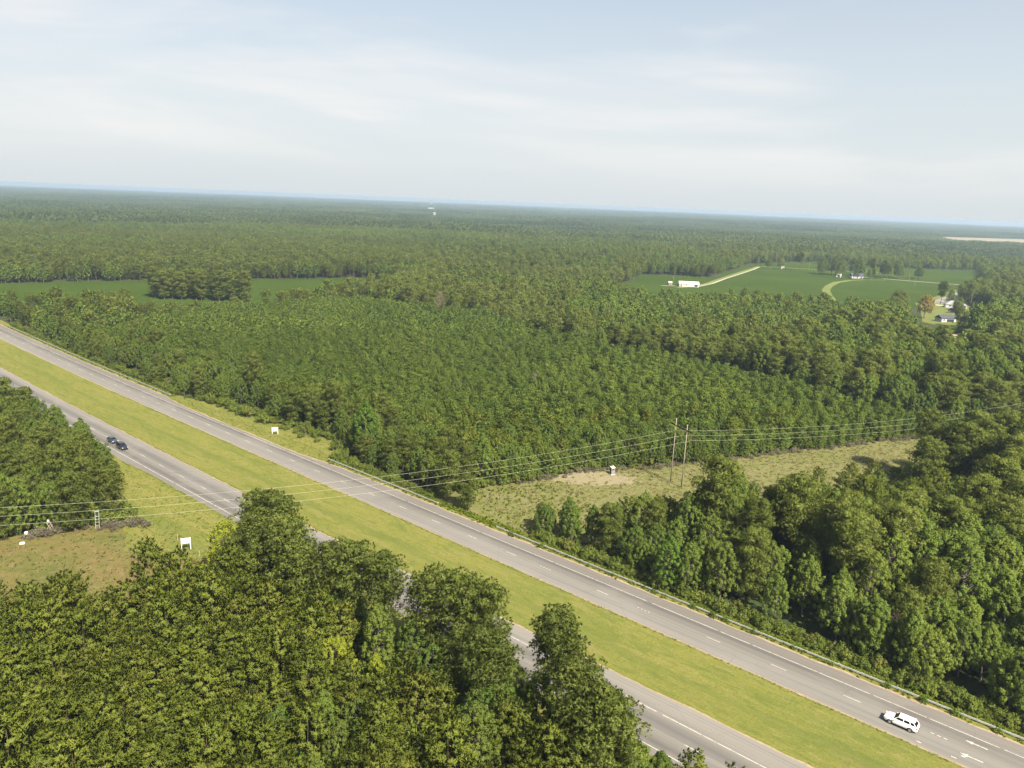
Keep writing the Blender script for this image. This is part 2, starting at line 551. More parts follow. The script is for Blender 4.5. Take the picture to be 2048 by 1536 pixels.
M['pine_young'] = leaf_mat('young_pine_needles', (0.076, 0.098, 0.014), (0.121, 0.146, 0.022), (0.165, 0.187, 0.033), 0.30, 0.16, warm=(0.159, 0.125, 0.031), world_scale=0.02)
M['leaf'] = leaf_mat('broad_leaves', (0.061, 0.096, 0.018), (0.104, 0.148, 0.026), (0.155, 0.200, 0.035), 0.32, 0.22, warm=(0.148, 0.140, 0.026), world_scale=0.008)
M['leaf_bright'] = leaf_mat('bright_leaves', (0.120, 0.150, 0.018), (0.190, 0.225, 0.024), (0.26, 0.285, 0.035), 0.4)
M['leaf_green'] = leaf_mat('fresh_leaves', (0.056, 0.100, 0.016), (0.090, 0.150, 0.022), (0.130, 0.200, 0.034), 0.35)
M['leaf_orange'] = leaf_mat('orange_leaves', (0.15, 0.115, 0.022), (0.215, 0.155, 0.030), (0.27, 0.20, 0.05), 0.3)
M['leaf_brown'] = leaf_mat('brown_leaves', (0.105, 0.080, 0.050), (0.150, 0.115, 0.075), (0.19, 0.155, 0.105), 0.2)
M['shrub'] = leaf_mat('shrub_leaves', (0.070, 0.100, 0.018), (0.115, 0.150, 0.026), (0.175, 0.205, 0.038), 0.35, 0.3, warm=(0.17, 0.12, 0.06))
M['far_leaf'] = leaf_mat('far_canopy', (0.031, 0.048, 0.016), (0.062, 0.086, 0.023), (0.107, 0.134, 0.036), 0.25, 0.0, world_scale=0.0035)
M['pine_mid'] = leaf_mat('plantation_needles', (0.078, 0.117, 0.023), (0.119, 0.167, 0.030), (0.166, 0.214, 0.040), 0.30, 0.12, warm=(0.178, 0.138, 0.031), world_scale=0.02)
M['grass_blade'] = leaf_mat('grass_blades', (0.095, 0.109, 0.014), (0.151, 0.158, 0.021), (0.201, 0.194, 0.032), 0.35)
M['weed'] = leaf_mat('meadow_weeds', (0.119, 0.128, 0.035), (0.194, 0.172, 0.075), (0.282, 0.238, 0.141), 0.35)
M['weed_green'] = leaf_mat('verge_weeds', (0.081, 0.116, 0.014), (0.123, 0.162, 0.018), (0.176, 0.201, 0.028), 0.35)

# ------------------------------------------------------------------ ground and sheets
def sheet(name, pts, z, mat, kind='structure', jitter=0.0, sub=0.0, uv_sn=False):
    """a thin polygon sheet; pts are ground points"""
    rr = random.Random(len(pts) * 7 + int(z * 1000))
    P = []
    for i in range(len(pts)):
        a = pts[i]; b = pts[(i + 1) % len(pts)]
        k = max(1, int(math.hypot(b[0] - a[0], b[1] - a[1]) / sub)) if sub else 1
        for j in range(k):
            t = j / k
            P.append((a[0] + (b[0] - a[0]) * t + rr.uniform(-jitter, jitter), a[1] + (b[1] - a[1]) * t + rr.uniform(-jitter, jitter)))
    import mathutils.geometry as mg
    tris = mg.tessellate_polygon([[Vector((x, y, 0)) for x, y in P]])
    V = np.array([(x, y, z) for x, y in P])
    F = []
    for t in tris:
        a, b, c = (V[i] for i in t)
        F.append(t if (b[0] - a[0]) * (c[1] - a[1]) - (b[1] - a[1]) * (c[0] - a[0]) > 0 else t[::-1])
    uv = None
    if uv_sn:
        s, n = to_sn(V[:, 0], V[:, 1]); uv = np.stack([s, n], 1)
    o = link(name, mk_mesh(name, V, [(np.array(F), 0)], [mat], uv=uv))
    if kind:
        o['kind'] = kind
    return o

def ground():
    xs = np.array([-15000, -6000, -2000, -800, -300, -100, 0, 100, 300, 800, 2000, 6000, 15000.])
    ys = np.array([-1200, -300, 0, 150, 400, 900, 2000, 5000, 9000, 14500.])
    X, Y = np.meshgrid(xs, ys)
    V = np.stack([X.ravel(), Y.ravel(), np.zeros(X.size)], 1)
    w = len(xs)
    F = [(j * w + i, j * w + i + 1, (j + 1) * w + i + 1, (j + 1) * w + i) for j in range(len(ys) - 1) for i in range(w - 1)]
    o = link('ground', mk_mesh('ground', V, [(np.array(F), 0)], [M['floor']]))
    o['kind'] = 'structure'
ground()

S0, S1 = -75.0, 470.0
ss_ = np.arange(S0, S1 + 0.1, 2.5)
rj = np.random.default_rng(3)

def strip(name, cols, mat, parent=None, kind='structure'):
    """cols: list of (n function of s, z function of s)"""
    V = []; uv = []
    for nf, zf in cols:
        n = nf(ss_); x, y = sn(ss_, n)
        V.append(np.stack([x, y, zf(ss_)], 1)); uv.append(np.stack([ss_, n], 1))
    k = len(cols); m = len(ss_)
    V = np.stack(V, 1).reshape(-1, 3); uv = np.stack(uv, 1).reshape(-1, 2)
    F = [(i * k + j, i * k + j + 1, (i + 1) * k + j + 1, (i + 1) * k + j) for i in range(m - 1) for j in range(k - 1)]
    o = link(name, mk_mesh(name, V, [(np.array(F), 0)], [mat], uv=uv), parent)
    if kind:
        o['kind'] = kind
    return o
C = lambda v: (lambda s: np.full_like(s, v))
J = lambda v, a, sd: (lambda s, r_=np.random.default_rng(sd): v + r_.uniform(-a, a, len(s)))

def r_outer(s):     # paved edge of the far carriageway: wide by the guardrails, narrow by the grass bay
    s = np.asarray(s, float)
    w = 6.4 - 1.9 * (np.clip((s - 128) / 22, 0, 1) - np.clip((s - 222) / 16, 0, 1))
    return w + 0.12 * np.sin(s * 1.7) + 0.08 * np.sin(s * 0.43)
def l_inner(s):     # median edge of the near carriageway: flares where the turning lane begins
    s = np.asarray(s, float)
    return -23.4 + 2.75 * np.clip((98 - s) / 100, 0, 1) ** 0.8 + 0.10 * np.sin(s * 1.3) + 0.08 * np.sin(s * 0.37)

l_outer = lambda s: -34.0 - 0.9 * np.exp(-((np.asarray(s, float) - 178) / 9) ** 2) + 0.10 * np.sin(s * 1.1)
zc = lambda v: C(v)
median = strip('median', [(lambda s: l_inner(s) - 1.2, C(ROAD_Z - .10)), (lambda s: l_inner(s) + 0.1, C(ROAD_Z - .03)), (C(-18.6), C(.30)), (C(-15.5), C(.10)), (C(-12.5), C(.08)), (C(-8.5), C(.28)), (C(-4.9), C(ROAD_Z - .03)), (C(-3.5), C(ROAD_Z - .10))], M['mown'])
verge_r = strip('verge_far', [(C(3.9), C(ROAD_Z - .10)), (lambda s: r_outer(s) - .1, C(ROAD_Z - .03)), (lambda s: r_outer(s) + 1.6, C(.42)), (C(10.2), C(.22)), (J(11.6, .5, 2), C(.03))], M['mown'])
verge_l = strip('verge_near', [(J(-43.5, .8, 4), C(.03)), (C(-40.0), C(.12)), (C(-36.5), C(.30)), (lambda s: l_outer(s), C(ROAD_Z - .03)), (C(-33.0), C(ROAD_Z - .10))], M['mown'])
# grass bay with the sign, and the mown corner by the near carriageway
bay = [sn(s, n) for s, n in [(236, 11), (226, 13.5), (203, 18), (190, 16.8), (179, 18.6), (169, 19), (160, 19.5), (154, 21.5), (147, 19), (142, 15), (135, 11), (236, 10.5)]]
sheet('grass_bay', [tuple(map(float, p)) for p in bay], 0.045, M['mown'], uv_sn=True)
corner = [sn(s, n) for s, n in [(178, -43), (168, -46), (150, -51), (136, -52), (122, -58), (112, -52), (100, -43)]]
sheet('grass_corner', [tuple(map(float, p)) for p in corner], 0.05, M['mown'], uv_sn=True, sub=3, jitter=.4)

road_r = strip('far_carriageway', [(J(-4.75, .10, 5), C(ROAD_Z)), (C(-3.4), C(ROAD_Z + .01)), (C(-.1), C(ROAD_Z + .03)), (C(3.35), C(ROAD_Z + .01)), (r_outer, C(ROAD_Z - .01))], M['asphalt_r'])
road_l = strip('near_carriageway', [(l_outer, C(ROAD_Z - .01)), (C(-32.5), C(ROAD_Z + .01)), (C(-28.8), C(ROAD_Z + .03)), (C(-25.1), C(ROAD_Z + .01)), (l_inner, C(ROAD_Z))], M['asphalt_l'])
# bare soil worn along the pavement edges
def soil_strip(name, nf, w, z, sd):
    r_ = np.random.default_rng(sd)
    a = r_.uniform(.15, 1.0, len(ss_)) * w
    a = np.convolve(a, [.25, .5, .25], 'same')
    return strip(name, [(lambda s: nf(s) - np.sign(w) * .15, z), (lambda s: nf(s) + a, z)] if w > 0 else [(lambda s: nf(s) + a, z), (lambda s: nf(s) + .15, z)], M['edge_soil'])
soil_strip('soil_edge_far_median', C(-4.75), -.45, C(ROAD_Z - .012), 11)
soil_strip('soil_edge_far_outer', r_outer, .75, C(ROAD_Z - .02), 12)
soil_strip('soil_edge_near_median', l_inner, .55, C(ROAD_Z - .012), 13)

# painted lines: every dash and every unbroken length of edge line is a piece of its carriageway
def paint_quad(name, s0, s1, n0, n1, parent, z=ROAD_Z + .036, me_cache={}):
    k = max(1, int(abs(s1 - s0) / 4))
    s = np.linspace(s0, s1, k + 1)
    xa, ya = sn(s, n0); xb, yb = sn(s, n1)
    V = np.concatenate([np.stack([xa, ya, np.full_like(xa, z)], 1), np.stack([xb, yb, np.full_like(xa, z)], 1)])
    F = [(i, i + 1, k + 2 + i, k + 1 + i)[::-1] for i in range(k)]
    return link(name, mk_mesh(name, V, [(np.array(F), 0)], [M['paint']]), parent)
rp = random.Random(5)
# far carriageway dashes, measured spacing 12.19 m
s = 0.0 - 12.19 * 1
for i in range(-1, 38):
    a = 12.19 * i
    if abs(i - 4) < .1 or i == 2:            # worn dash, broken in bits
        for q in range(4):
            paint_quad('lane_dash', a + q * .8, a + q * .8 + .35, -.17, -.04, road_r)
    else:
        paint_quad('lane_dash', a - 2.6 + rp.uniform(-.1, .1), a + .2, -.16, -.05, road_r)
for i in range(-3, 34):
    a = 0.9 + 11.85 * i
    paint_quad('lane_dash', a - 1.6, a + 1.2, -28.885, -28.775, road_l)
def edge_line(n, s0, s1, parent, gaps):
    a = s0
    while a < s1:
        L = rp.uniform(*gaps)
        paint_quad('edge_line', a, min(a + L, s1), n - .062, n + .062, parent)
        a += L + rp.choice([.25, .35, .6, 1.1])
edge_line(3.33, S0, S1, road_r, (5, 16))
edge_line(-32.55, S0, 330, road_l, (7, 22))
edge_line(-25.13, S0, 52, road_l, (5, 13))
for a in (-24.1, -28.8, -33.5):
    paint_quad('turn_line_dash', a - .35, a + .35, -3.9, -3.72, road_r)
for a in (-25.2, -26.1, -27.0):
    paint_quad('lane_dash', a - .3, a + .2, -.26, -.12, road_r)
def arrow(name, s_tip, n0, turn):
    # arrow painted along the lane; s_tip is its head
    z = ROAD_Z + .038
    pts = [(0, 0), (-1.05, .34), (-1.0, .1), (-3.0, .085), (-3.0, -.085), (-1.0, -.1), (-1.05, -.34)]
    V = []
    for ds, dn in pts:
        x, y = sn(s_tip + ds, n0 + dn); V.append((float(x), float(y), z))
    F = [(0, 2, 1), (0, 6, 5), (0, 5, 2), (2, 5, 4, 3)]
    b = MB(); b.add(V, F)
    if turn:
        V = []
        for ds, dn in [(-.9, -.1), (-1.15, -.1), (-.75, -.55), (-.55, -.5)]:
            x, y = sn(s_tip + ds, n0 + dn); V.append((float(x), float(y), z + .001))
        b.add(V, [(0, 1, 2, 3)])
        V = []
        for ds, dn in [(-.1, -.62), (-.95, -.72), (-.55, -.35)]:
            x, y = sn(s_tip + ds, n0 + dn); V.append((float(x), float(y), z + .002))
        b.add(V, [(0, 1, 2)])
    b.build(name, M['paint'], road_r)
arrow('lane_arrow', -29.4, 1.6, False)
arrow('turn_arrow', -29.3, -2.05, True)

# power line corridor, left clearing
def pw(u, v):
    p = PC + PD * u + PN * v
    return (float(p[0]), float(p[1]))
sheet('corridor_meadow', [tuple(map(float, sn(62, 10.4))), tuple(map(float, sn(101, 10.4)))] + [pw(u, v) for u, v in [(-50, -15), (-30, -17.5), (-15, -18), (0, -15.5), (40, -15), (75, -15), (110, -15), (190, -15), (190, 26), (60, 28), (0, 29), (-20, 29), (-40, 27)]], 0.035, M['meadow'], sub=4, jitter=.6)
sheet('clearing_meadow', [pw(u, v) for u, v in [(-128, -15), (-150, -18), (-200, -17), (-260, -17), (-260, 27), (-200, 27), (-160, 30), (-140, 35), (-122, 31), (-117, 4), (-120, -8)]], 0.035, M['meadow_l'], sub=4, jitter=.7)

# farm fields and what crosses them
LFIELD = [(-430, 560), (-314, 634), (-242, 672), (-143, 726), (-95, 690), (-100, 600), (-114, 540), (-172, 478), (-208, 446), (-240, 428), (-288, 424), (-345, 470), (-452, 500)]
RFIELD = [(120, 790), (150, 880), (177, 893), (233, 880), (262, 950), (310, 1040), (345, 1120), (395, 1180), (448, 1230), (510, 1262), (560, 1190), (640, 1190), (748, 1215), (650, 1040), (560, 905), (470, 775), (430, 720), (395, 690), (330, 640), (300, 592), (277, 568), (226, 590), (177, 590), (113, 567), (85, 610), (90, 720)]
sheet('soybean_field', LFIELD, 0.02, M['crop'], sub=12, jitter=1.5)
sheet('farm_field', RFIELD, 0.02, M['crop'], sub=14, jitter=1.5)
def track(name, pts, w, z, mat):
    P = [Vector((p[0], p[1], 0)) for p in pts]
    Lp = []; Rp = []
    for i, p in enumerate(P):
        d = (P[min(i + 1, len(P) - 1)] - P[max(i - 1, 0)]).normalized()
        q = Vector((-d.y, d.x, 0)) * (w[i] if hasattr(w, '__len__') else w) * .5
        Lp.append(p + q); Rp.append(p - q)
    V = [(p.x, p.y, z) for p in Lp] + [(p.x, p.y, z) for p in Rp]
    n = len(P)
    F = [(i, n + i, n + i + 1, i + 1) for i in range(n - 1)]
    o = link(name, mk_mesh(name, V, [(np.array(F), 0)], [mat]))
    o['kind'] = 'structure'
    return o
track('track_verge', [(165, 752), (205, 800), (245, 880), (286, 961), (326, 1039), (356, 1098)], 8, .030, M['grassway'])
track('dirt_track', [(150, 766), (190, 772), (215, 812), (249, 882), (290, 961), (330, 1039), (354, 1092)], 3.0, .040, M['gravel'])
track('grass_waterway', [(296, 690), (311, 738), (330, 790), (352, 836), (381, 886), (413, 922), (440, 941), (470, 948)], [8.5, 8.5, 8, 8, 8, 7, 6, 5], .030, M['grassway'])
track('farm_drive', [(455, 985), (480, 966), (505, 950), (540, 930), (566, 908)], 5, .040, M['gravel'])
track('road_verge', [(395, 690), (419, 731), (460, 781), (517, 851), (566, 906), (640, 985)], 22, .030, M['lawn'])
track('country_road', [(395, 690), (419, 731), (460, 781), (517, 851), (566, 906), (640, 985)], 7.5, .045, M['asphalt_x'])
track('field_margin', [(352, 1100), (420, 1092), (470, 1075), (540, 1082)], 9, .030, M['grassway'])
sheet('yard', [(378, 700), (426, 706), (424, 655), (396, 620), (352, 560), (322, 540), (316, 570), (352, 640)], .050, M['lawn'])
track('driveway', [(385, 694), (398, 688), (412, 678)], 4.5, .060, M['concrete'])
sheet('garden_patch', [(322, 556), (340, 562), (322, 520), (300, 512), (304, 535)], .055, M['crop'])
sheet('sandy_patch', [(276, 494), (300, 522), (322, 517), (310, 494), (292, 478), (277, 474)], .048, M['sand'], sub=4, jitter=.8)
sheet('sandy_plot', [(416, 640), (452, 678), (470, 660), (430, 615)], .048, M['sand'], sub=6, jitter=1)
TAN = [(1420, 2600), (1930, 3500), (2650, 3760), (3300, 3700), (2500, 2600)]
sheet('stubble_field', TAN, .05, mat_soil('stubble', (0.20, 0.165, 0.105), (0.27, 0.225, 0.15), .01))
FARCLEAR = [(-720, 3950), (-950, 5250), (-610, 5450), (-440, 3950)]
sheet('distant_field', FARCLEAR, .05, mat_soil('pale_pasture', (0.15, 0.17, 0.09), (0.21, 0.22, 0.13), .01))

# ------------------------------------------------------------------ trees
def tube_np(P, r, k=6):
    P = np.asarray(P, float); m = len(P)
    d = np.gradient(P, axis=0); d /= np.linalg.norm(d, axis=1, keepdims=True) + 1e-9
    up = np.where(np.abs(d[:, 2:3]) > .9, [[1., 0, 0]], [[0, 0, 1.]])
    a = np.cross(d, up); a /= np.linalg.norm(a, axis=1, keepdims=True)
    b = np.cross(d, a)
    t = np.arange(k) * 2 * np.pi / k
    V = P[:, None] + (a[:, None] * np.cos(t)[None, :, None] + b[:, None] * np.sin(t)[None, :, None]) * np.asarray(r)[:, None, None]
    F = [(i * k + j, i * k + (j + 1) % k, (i + 1) * k + (j + 1) % k, (i + 1) * k + j) for i in range(m - 1) for j in range(k)]
    return V.reshape(-1, 3), np.array(F)

class Wood:
    def __init__(self): self.V = []; self.F = []; self.n = 0
    def add(self, P, r, k=6):
        V, F = tube_np(P, r, k)
        self.V.append(V); self.F.append(F + self.n); self.n += len(V)
    def get(self): return np.concatenate(self.V), np.concatenate(self.F)

def unit(a): return a / (np.linalg.norm(a, axis=-1, keepdims=True) + 1e-9)

def face_out(V, on, soft):
    """turn every blade or leaf outwards and let its shading follow the clump it belongs to"""
    Q = V.reshape(-1, 4, 3)
    g = unit(np.cross(Q[:, 2] - Q[:, 0], Q[:, 3] - Q[:, 1]))
    flip = (g * on).sum(1) < 0
    Q[flip] = Q[flip][:, ::-1]
    g = np.where(flip[:, None], -g, g)
    nv = np.repeat(unit(g * (1 - soft) + on * soft), 4, axis=0)
    return Q.reshape(-1, 3), np.arange(len(V)).reshape(-1, 4), nv

def tufts(rg, cen, ax, nb, L, w, spread, v, out=None, soft=.84):
    """needle tufts: nb narrow triangles fanning from each centre"""
    m = len(cen)
    d = unit(ax[:, None] + rg.normal(0, spread, (m, nb, 3)))
    l = L * rg.uniform(.7, 1.15, (m, nb, 1))
    side = unit(np.cross(d, rg.normal(0, 1, (m, nb, 3)))) * (w * rg.uniform(.7, 1.2, (m, nb, 1)))
    b = cen[:, None] - d * l * .12
    mid = b + d * l * .55
    V = np.stack([mid - side, b, mid + side, b + d * l], 2).reshape(-1, 3)
    vv = np.repeat(np.clip(v[:, None] + rg.uniform(-.10, .10, (m, nb)), 0, 1).ravel(), 4)
    out = ax if out is None else out
    on = np.repeat(unit(out + rg.normal(0, .12, out.shape)), nb, axis=0)
    V, F, nv = face_out(V, on, soft)
    return V, F, vv, nv

def leaves(rg, cen, nor, size, v, tilt=.75, out=None, soft=.78):
    m = len(cen)
    nrm = unit(nor + rg.normal(0, tilt, (m, 3)))
    a = unit(np.cross(nrm, rg.normal(0, 1, (m, 3))))
    b = np.cross(nrm, a)
    s = size * rg.uniform(.65, 1.25, (m, 1))
    V = np.stack([cen - a * s * .75, cen - b * s * .48 + a * s * .05, cen + a * s * .85, cen + b * s * .48 + a * s * .05], 1).reshape(-1, 3)
    vv = np.repeat(np.clip(v + rg.uniform(-.12, .12, m), 0, 1), 4)
    V, F, nv = face_out(V, unit(nor if out is None else out), soft)
    return V, F, vv, nv

def mature_pine(seed, h=20., rad=4.2, base=.42, nl=34, lod=0):
    rg = np.random.default_rng(seed)
    w = Wood()
    zz = np.linspace(0, h, 7)
    lean = rg.normal(0, .25, 2)
    ax = np.stack([lean[0] * (zz / h) ** 1.5 + .12 * np.sin(zz * .5 + seed), lean[1] * (zz / h) ** 1.5 + .12 * np.cos(zz * .45 + seed), zz], 1)
    w.add(ax, np.interp(zz, [0, h * .1, h], [.30, .23, .04]), 7 if lod == 0 else 4)
    cen = []; prad = []
    if lod: nl = int(nl * .8)
    az = rg.uniform(0, 6.28)
    for i in range(nl):
        t = (i + rg.uniform(0, .9)) / nl
        z = h * (base + (1 - base) * t ** .85)
        az += 2.4 + rg.normal(0, .5)
        prof = min(1, .42 + 1.5 * t) * math.sqrt(max(.03, 1 - (max(0, t - .30) / .74) ** 2))
        L = rad * prof * rg.uniform(.55, 1.12)
        rise = L * (rg.uniform(-.02, .25) + .30 * t)
        p0 = np.array([np.interp(z, zz, ax[:, 0]), np.interp(z, zz, ax[:, 1]), z])
        d = np.array([math.cos(az), math.sin(az), 0])
        p1 = p0 + d * L * .5 + [0, 0, rise * .25]
        p2 = p0 + d * L + [0, 0, rise]
        if lod == 0:
            w.add([p0, p1, p2], [.085, .055, .02], 4)
        npad = 1 + int(L > 1.5) + int(L > 2.7) + int(rg.random() < .35)
        for q in range(npad):
            f = 1.0 - .30 * q + rg.uniform(-.08, .08)
            c = p0 + (p2 - p0) * max(f, .3) + np.array([-d[1], d[0], 0]) * rg.normal(0, .28 * L) * (q > 0) + [0, 0, rg.uniform(-.1, .35)]
            cen.append(c); prad.append(rg.uniform(.95, 1.45) * (1.0 if t < .85 else .85))
    for q in range(4):
        cen.append(np.array([ax[-1, 0], ax[-1, 1], h]) + rg.normal(0, .5, 3)); prad.append(.8)
    cen = np.array(cen); prad = np.array(prad)
    k = {0: 38, 1: 8}[lod]
    m = len(cen)
    dirs = unit(rg.normal(0, 1, (m, k, 3)) * [1, 1, .8] + [0, 0, .42])
    pos = (cen[:, None] + dirs * prad[:, None, None] * np.array([1.15, 1.15, .62]) * rg.uniform(.55, 1.05, (m, k, 1))).reshape(-1, 3)
    axd = unit(dirs.reshape(-1, 3) + [0, 0, .55])
    v = np.repeat(rg.uniform(.3, .7, m), k) + rg.uniform(-.08, .08, m * k)
    if lod == 0:
        V, F, vv, nv = tufts(rg, pos, axd, 11, .48, .045, .50, v, out=unit(dirs.reshape(-1, 3) + [0, 0, .25]))
    else:
        V, F, vv, nv = tufts(rg, pos, axd, 4, .85, .20, .5, v, out=unit(dirs.reshape(-1, 3) + [0, 0, .25]))
    return (V, F, vv, nv), w.get()

def young_pine(seed, h=9.6, rad=2.0, lod=0):
    rg = np.random.default_rng(seed)
    w = Wood()
    zz = np.linspace(0, h, 5)
    ax = np.stack([.10 * np.sin(zz * .6 + seed), .10 * np.cos(zz * .5 + seed), zz], 1)
    w.add(ax, np.interp(zz, [0, h], [.075, .015]), 5 if lod == 0 else 4)
    pos = []; axs = []; vs = []
    z = h * .10; az = rg.uniform(0, 6)
    step = .42 if lod == 0 else .75
    while z < h * .97:
        t = z / h
        nb = 5 if lod == 0 else 4
        L0 = rad * (.75 + .25 * t / .5 if t < .5 else (1 - ((t - .5) / .55) ** 2.5))
        for b in range(nb):
            az += 6.283 / nb + rg.normal(0, .25)
            L = max(.28, L0 * rg.uniform(.6, 1.15))
            d = np.array([math.cos(az), math.sin(az), 0])
            up = .15 + .55 * t + rg.uniform(-.12, .2)
            p0 = np.array([0, 0, z + rg.uniform(-.15, .15)])
            nt_ = max(2, int(L / (.29 if lod == 0 else .70)) + 1)
            bv = rg.uniform(.35, .65)
            for q in range(nt_):
                f = .35 + .65 * (q + 1) / nt_
                pos.append(p0 + d * L * f + [rg.normal(0, .12), rg.normal(0, .12), L * up * f ** 1.3])
                axs.append(d * .55 + [0, 0, .55 + up * .5]); vs.append(bv)
        z += step * rg.uniform(.8, 1.2)
    for q in range(5):
        pos.append([rg.normal(0, .08), rg.normal(0, .08), h + rg.uniform(-.35, .15)]); axs.append([rg.normal(0, .2), rg.normal(0, .2), 1]); vs.append(.75)
    pos = np.array(pos); axs = unit(np.array(axs)); vs = np.array(vs)
    if lod == 0:
        V, F, vv, nv = tufts(rg, pos, axs, 13, .52, .046, .50, vs)
    else:
        V, F, vv, nv = tufts(rg, pos, axs, 6, .90, .17, .45, vs)
    return (V, F, vv, nv), w.get()

def broadleaf(seed, h=15., rad=4.0, base=.22, ncl=82, lod=0, sparse=1.0, leafsz=.22, cone=0.0):
    rg = np.random.default_rng(seed)
    w = Wood()
    zz = np.linspace(0, h * .82, 5)
    ax = np.stack([.25 * np.sin(zz * .35 + seed), .25 * np.cos(zz * .3 + seed), zz], 1)
    w.add(ax, np.interp(zz, [0, h * .82], [.26, .06]), 7 if lod == 0 else 4)
    if lod: ncl = int(ncl * .5)
    lob = rg.uniform(.78, 1.18, 7); lph = rg.uniform(0, 6.28, 7)
    cen = []; cr = []; nrm = []
    i = np.arange(ncl) + .5
    cz = 1 - 2 * i / ncl * .80
    phi = i * 2.39996 + rg.normal(0, .25, ncl)
    hc = h * (base + 1) / 2; hz = h * (1 - base) / 2
    for a, b in zip(cz, phi):
        rr_ = math.sqrt(max(0, 1 - a * a))
        k = lob[int((b % 6.283) / 6.283 * 7) % 7] * rg.uniform(.58, 1.10)
        tz = (a + 1) / 2
        prof = (1 - cone * max(0, tz - .25) / .75 * .75)
        c = np.array([math.cos(b) * rr_ * rad * k * prof, math.sin(b) * rr_ * rad * k * prof, hc + a * hz * (.88 + .12 * k) * rg.uniform(.86, 1.03)])
        cen.append(c); cr.append(rg.uniform(.38, .88) * (rad / 4.0) ** .5)
        nrm.append([math.cos(b) * rr_, math.sin(b) * rr_, a * .8 + .35])
        if lod == 0 and rg.random() < .35:
            q = np.array([np.interp(c[2] - 1.5, zz, ax[:, 0]), np.interp(c[2] - 1.5, zz, ax[:, 1]), max(h * base * .8, min(c[2] - rg.uniform(1, 2.5), h * .78))])
            w.add([q, (q + c) / 2 + [0, 0, .2], c], [.07, .045, .015], 4)
    cen = np.array(cen); cr = np.array(cr); nrm = unit(np.array(nrm))
    k = int({0: 84, 1: 12}[lod] * sparse)
    m = len(cen)
    d = unit(rg.normal(0, 1, (m, k, 3)) + nrm[:, None] * .75)
    pos = (cen[:, None] + d * cr[:, None, None] * np.array([1.0, 1.0, 1.25]) * rg.uniform(.45, 1.05, (m, k, 1))).reshape(-1, 3)
    v = np.repeat(rg.uniform(.25, .75, m), k)
    nn = unit(d.reshape(-1, 3) + [0, 0, .5])
    V, F, vv, nv = leaves(rg, pos, nn, leafsz * 1.05 if lod == 0 else leafsz * 3.2, v)
    return (V, F, vv, nv), w.get()

def bush(seed, h=2.2, rad=1.6, lod=0, k=26):
    rg = np.random.default_rng(seed)
    w = Wood()
    for q in range(4):
        a = rg.uniform(0, 6.28)
        w.add([[0, 0, 0], [math.cos(a) * rad * .3, math.sin(a) * rad * .3, h * .4], [math.cos(a) * rad * .6, math.sin(a) * rad * .6, h * .75]], [.04, .03, .01], 3)
    m = 22
    d = unit(rg.normal(0, 1, (m, 3)) * [1, 1, .7] + [0, 0, .3])
    cen = d * [rad * .75, rad * .75, h * .42] * rg.uniform(.5, 1.1, (m, 1)) + [0, 0, h * .48]
    dd = unit(rg.normal(0, 1, (m, k, 3)) + d[:, None] * .6)
    pos = (cen[:, None] + dd * .5 * rg.uniform(.4, 1.1, (m, k, 1))).reshape(-1, 3)
    v = np.repeat(rg.uniform(.2, .8, m), k)
    V, F, vv, nv = leaves(rg, pos, unit(dd.reshape(-1, 3) + [0, 0, .5]), .20, v)
    V[:, 2] = np.maximum(V[:, 2], .02)
    return (V, F, vv, nv), w.get()

def bare_tree(seed, h=11., rad=3.0, leaf=True):
    rg = np.random.default_rng(seed)
    w = Wood(); tips = []
    w.add([[0, 0, 0], [.1, .05, h * .35], [.0, .15, h * .7], [.1, .1, h]], [.20, .15, .09, .02], 6)
    for i in range(26):
        z = h * rg.uniform(.3, .95); a = rg.uniform(0, 6.28)
        L = rad * (1.25 - z / h) * rg.uniform(.7, 1.3)
        p0 = np.array([.05, .1, z]); d = np.array([math.cos(a), math.sin(a), .75])
        p2 = p0 + d * L
        w.add([p0, p0 + d * L * .5 + rg.normal(0, .12, 3), p2], [.06, .035, .012], 4)
        for q in range(7):
            f = rg.uniform(.35, 1)
            e = p0 + d * L * f + rg.normal(0, .55, 3) + [0, 0, .4]
            w.add([p0 + d * L * f, e], [.02, .008], 3)
            tips.append(e)
    tips = np.array(tips)
    k = 9
    pos = (tips[:, None] + rg.normal(0, .35, (len(tips), k, 3))).reshape(-1, 3)
    V, F, vv, nv = leaves(rg, pos, np.tile([[0, 0, 1.]], (len(pos), 1)), .16, rg.uniform(.2, .8, len(pos)), 1.0)
    return (V, F, vv, nv), w.get()

class Kind:
    """variants of one kind of tree: separate crown and trunk meshes for single trees, joined meshes for the masses"""
    def __init__(self, name, leaf_key, bark_key, mass_key=None):
        self.mass = M[mass_key or leaf_key]; self.name = name; self.leaf = M[leaf_key]; self.bark = M[bark_key]
        self.near = []; self.joined = {0: [], 1: []}
    def add(self, gen, lod, single=True):
        (V, F, v, nv), (wV, wF) = gen
        ntr = np.tile([[0, 0, 0.]], (len(wV), 1))
        if single and lod == 0:
            c = mk_mesh(self.name + '_crown', V, [(F, 0)], [self.leaf], attr=v, nrm=nv)
            t = mk_mesh(self.name + '_trunk', wV, [(wF, 0)], [self.bark], smooth=True)
            self.near.append((c, t))
        VV = np.concatenate([V, wV]); at = np.concatenate([v, np.full(len(wV), .5)])
        me = mk_mesh(self.name + '_whole_%d' % lod, VV, [(F, 0), (wF + len(V), 1)], [self.mass, self.bark], attr=at, nrm=np.concatenate([nv, ntr]))
        self.joined[lod].append(me)

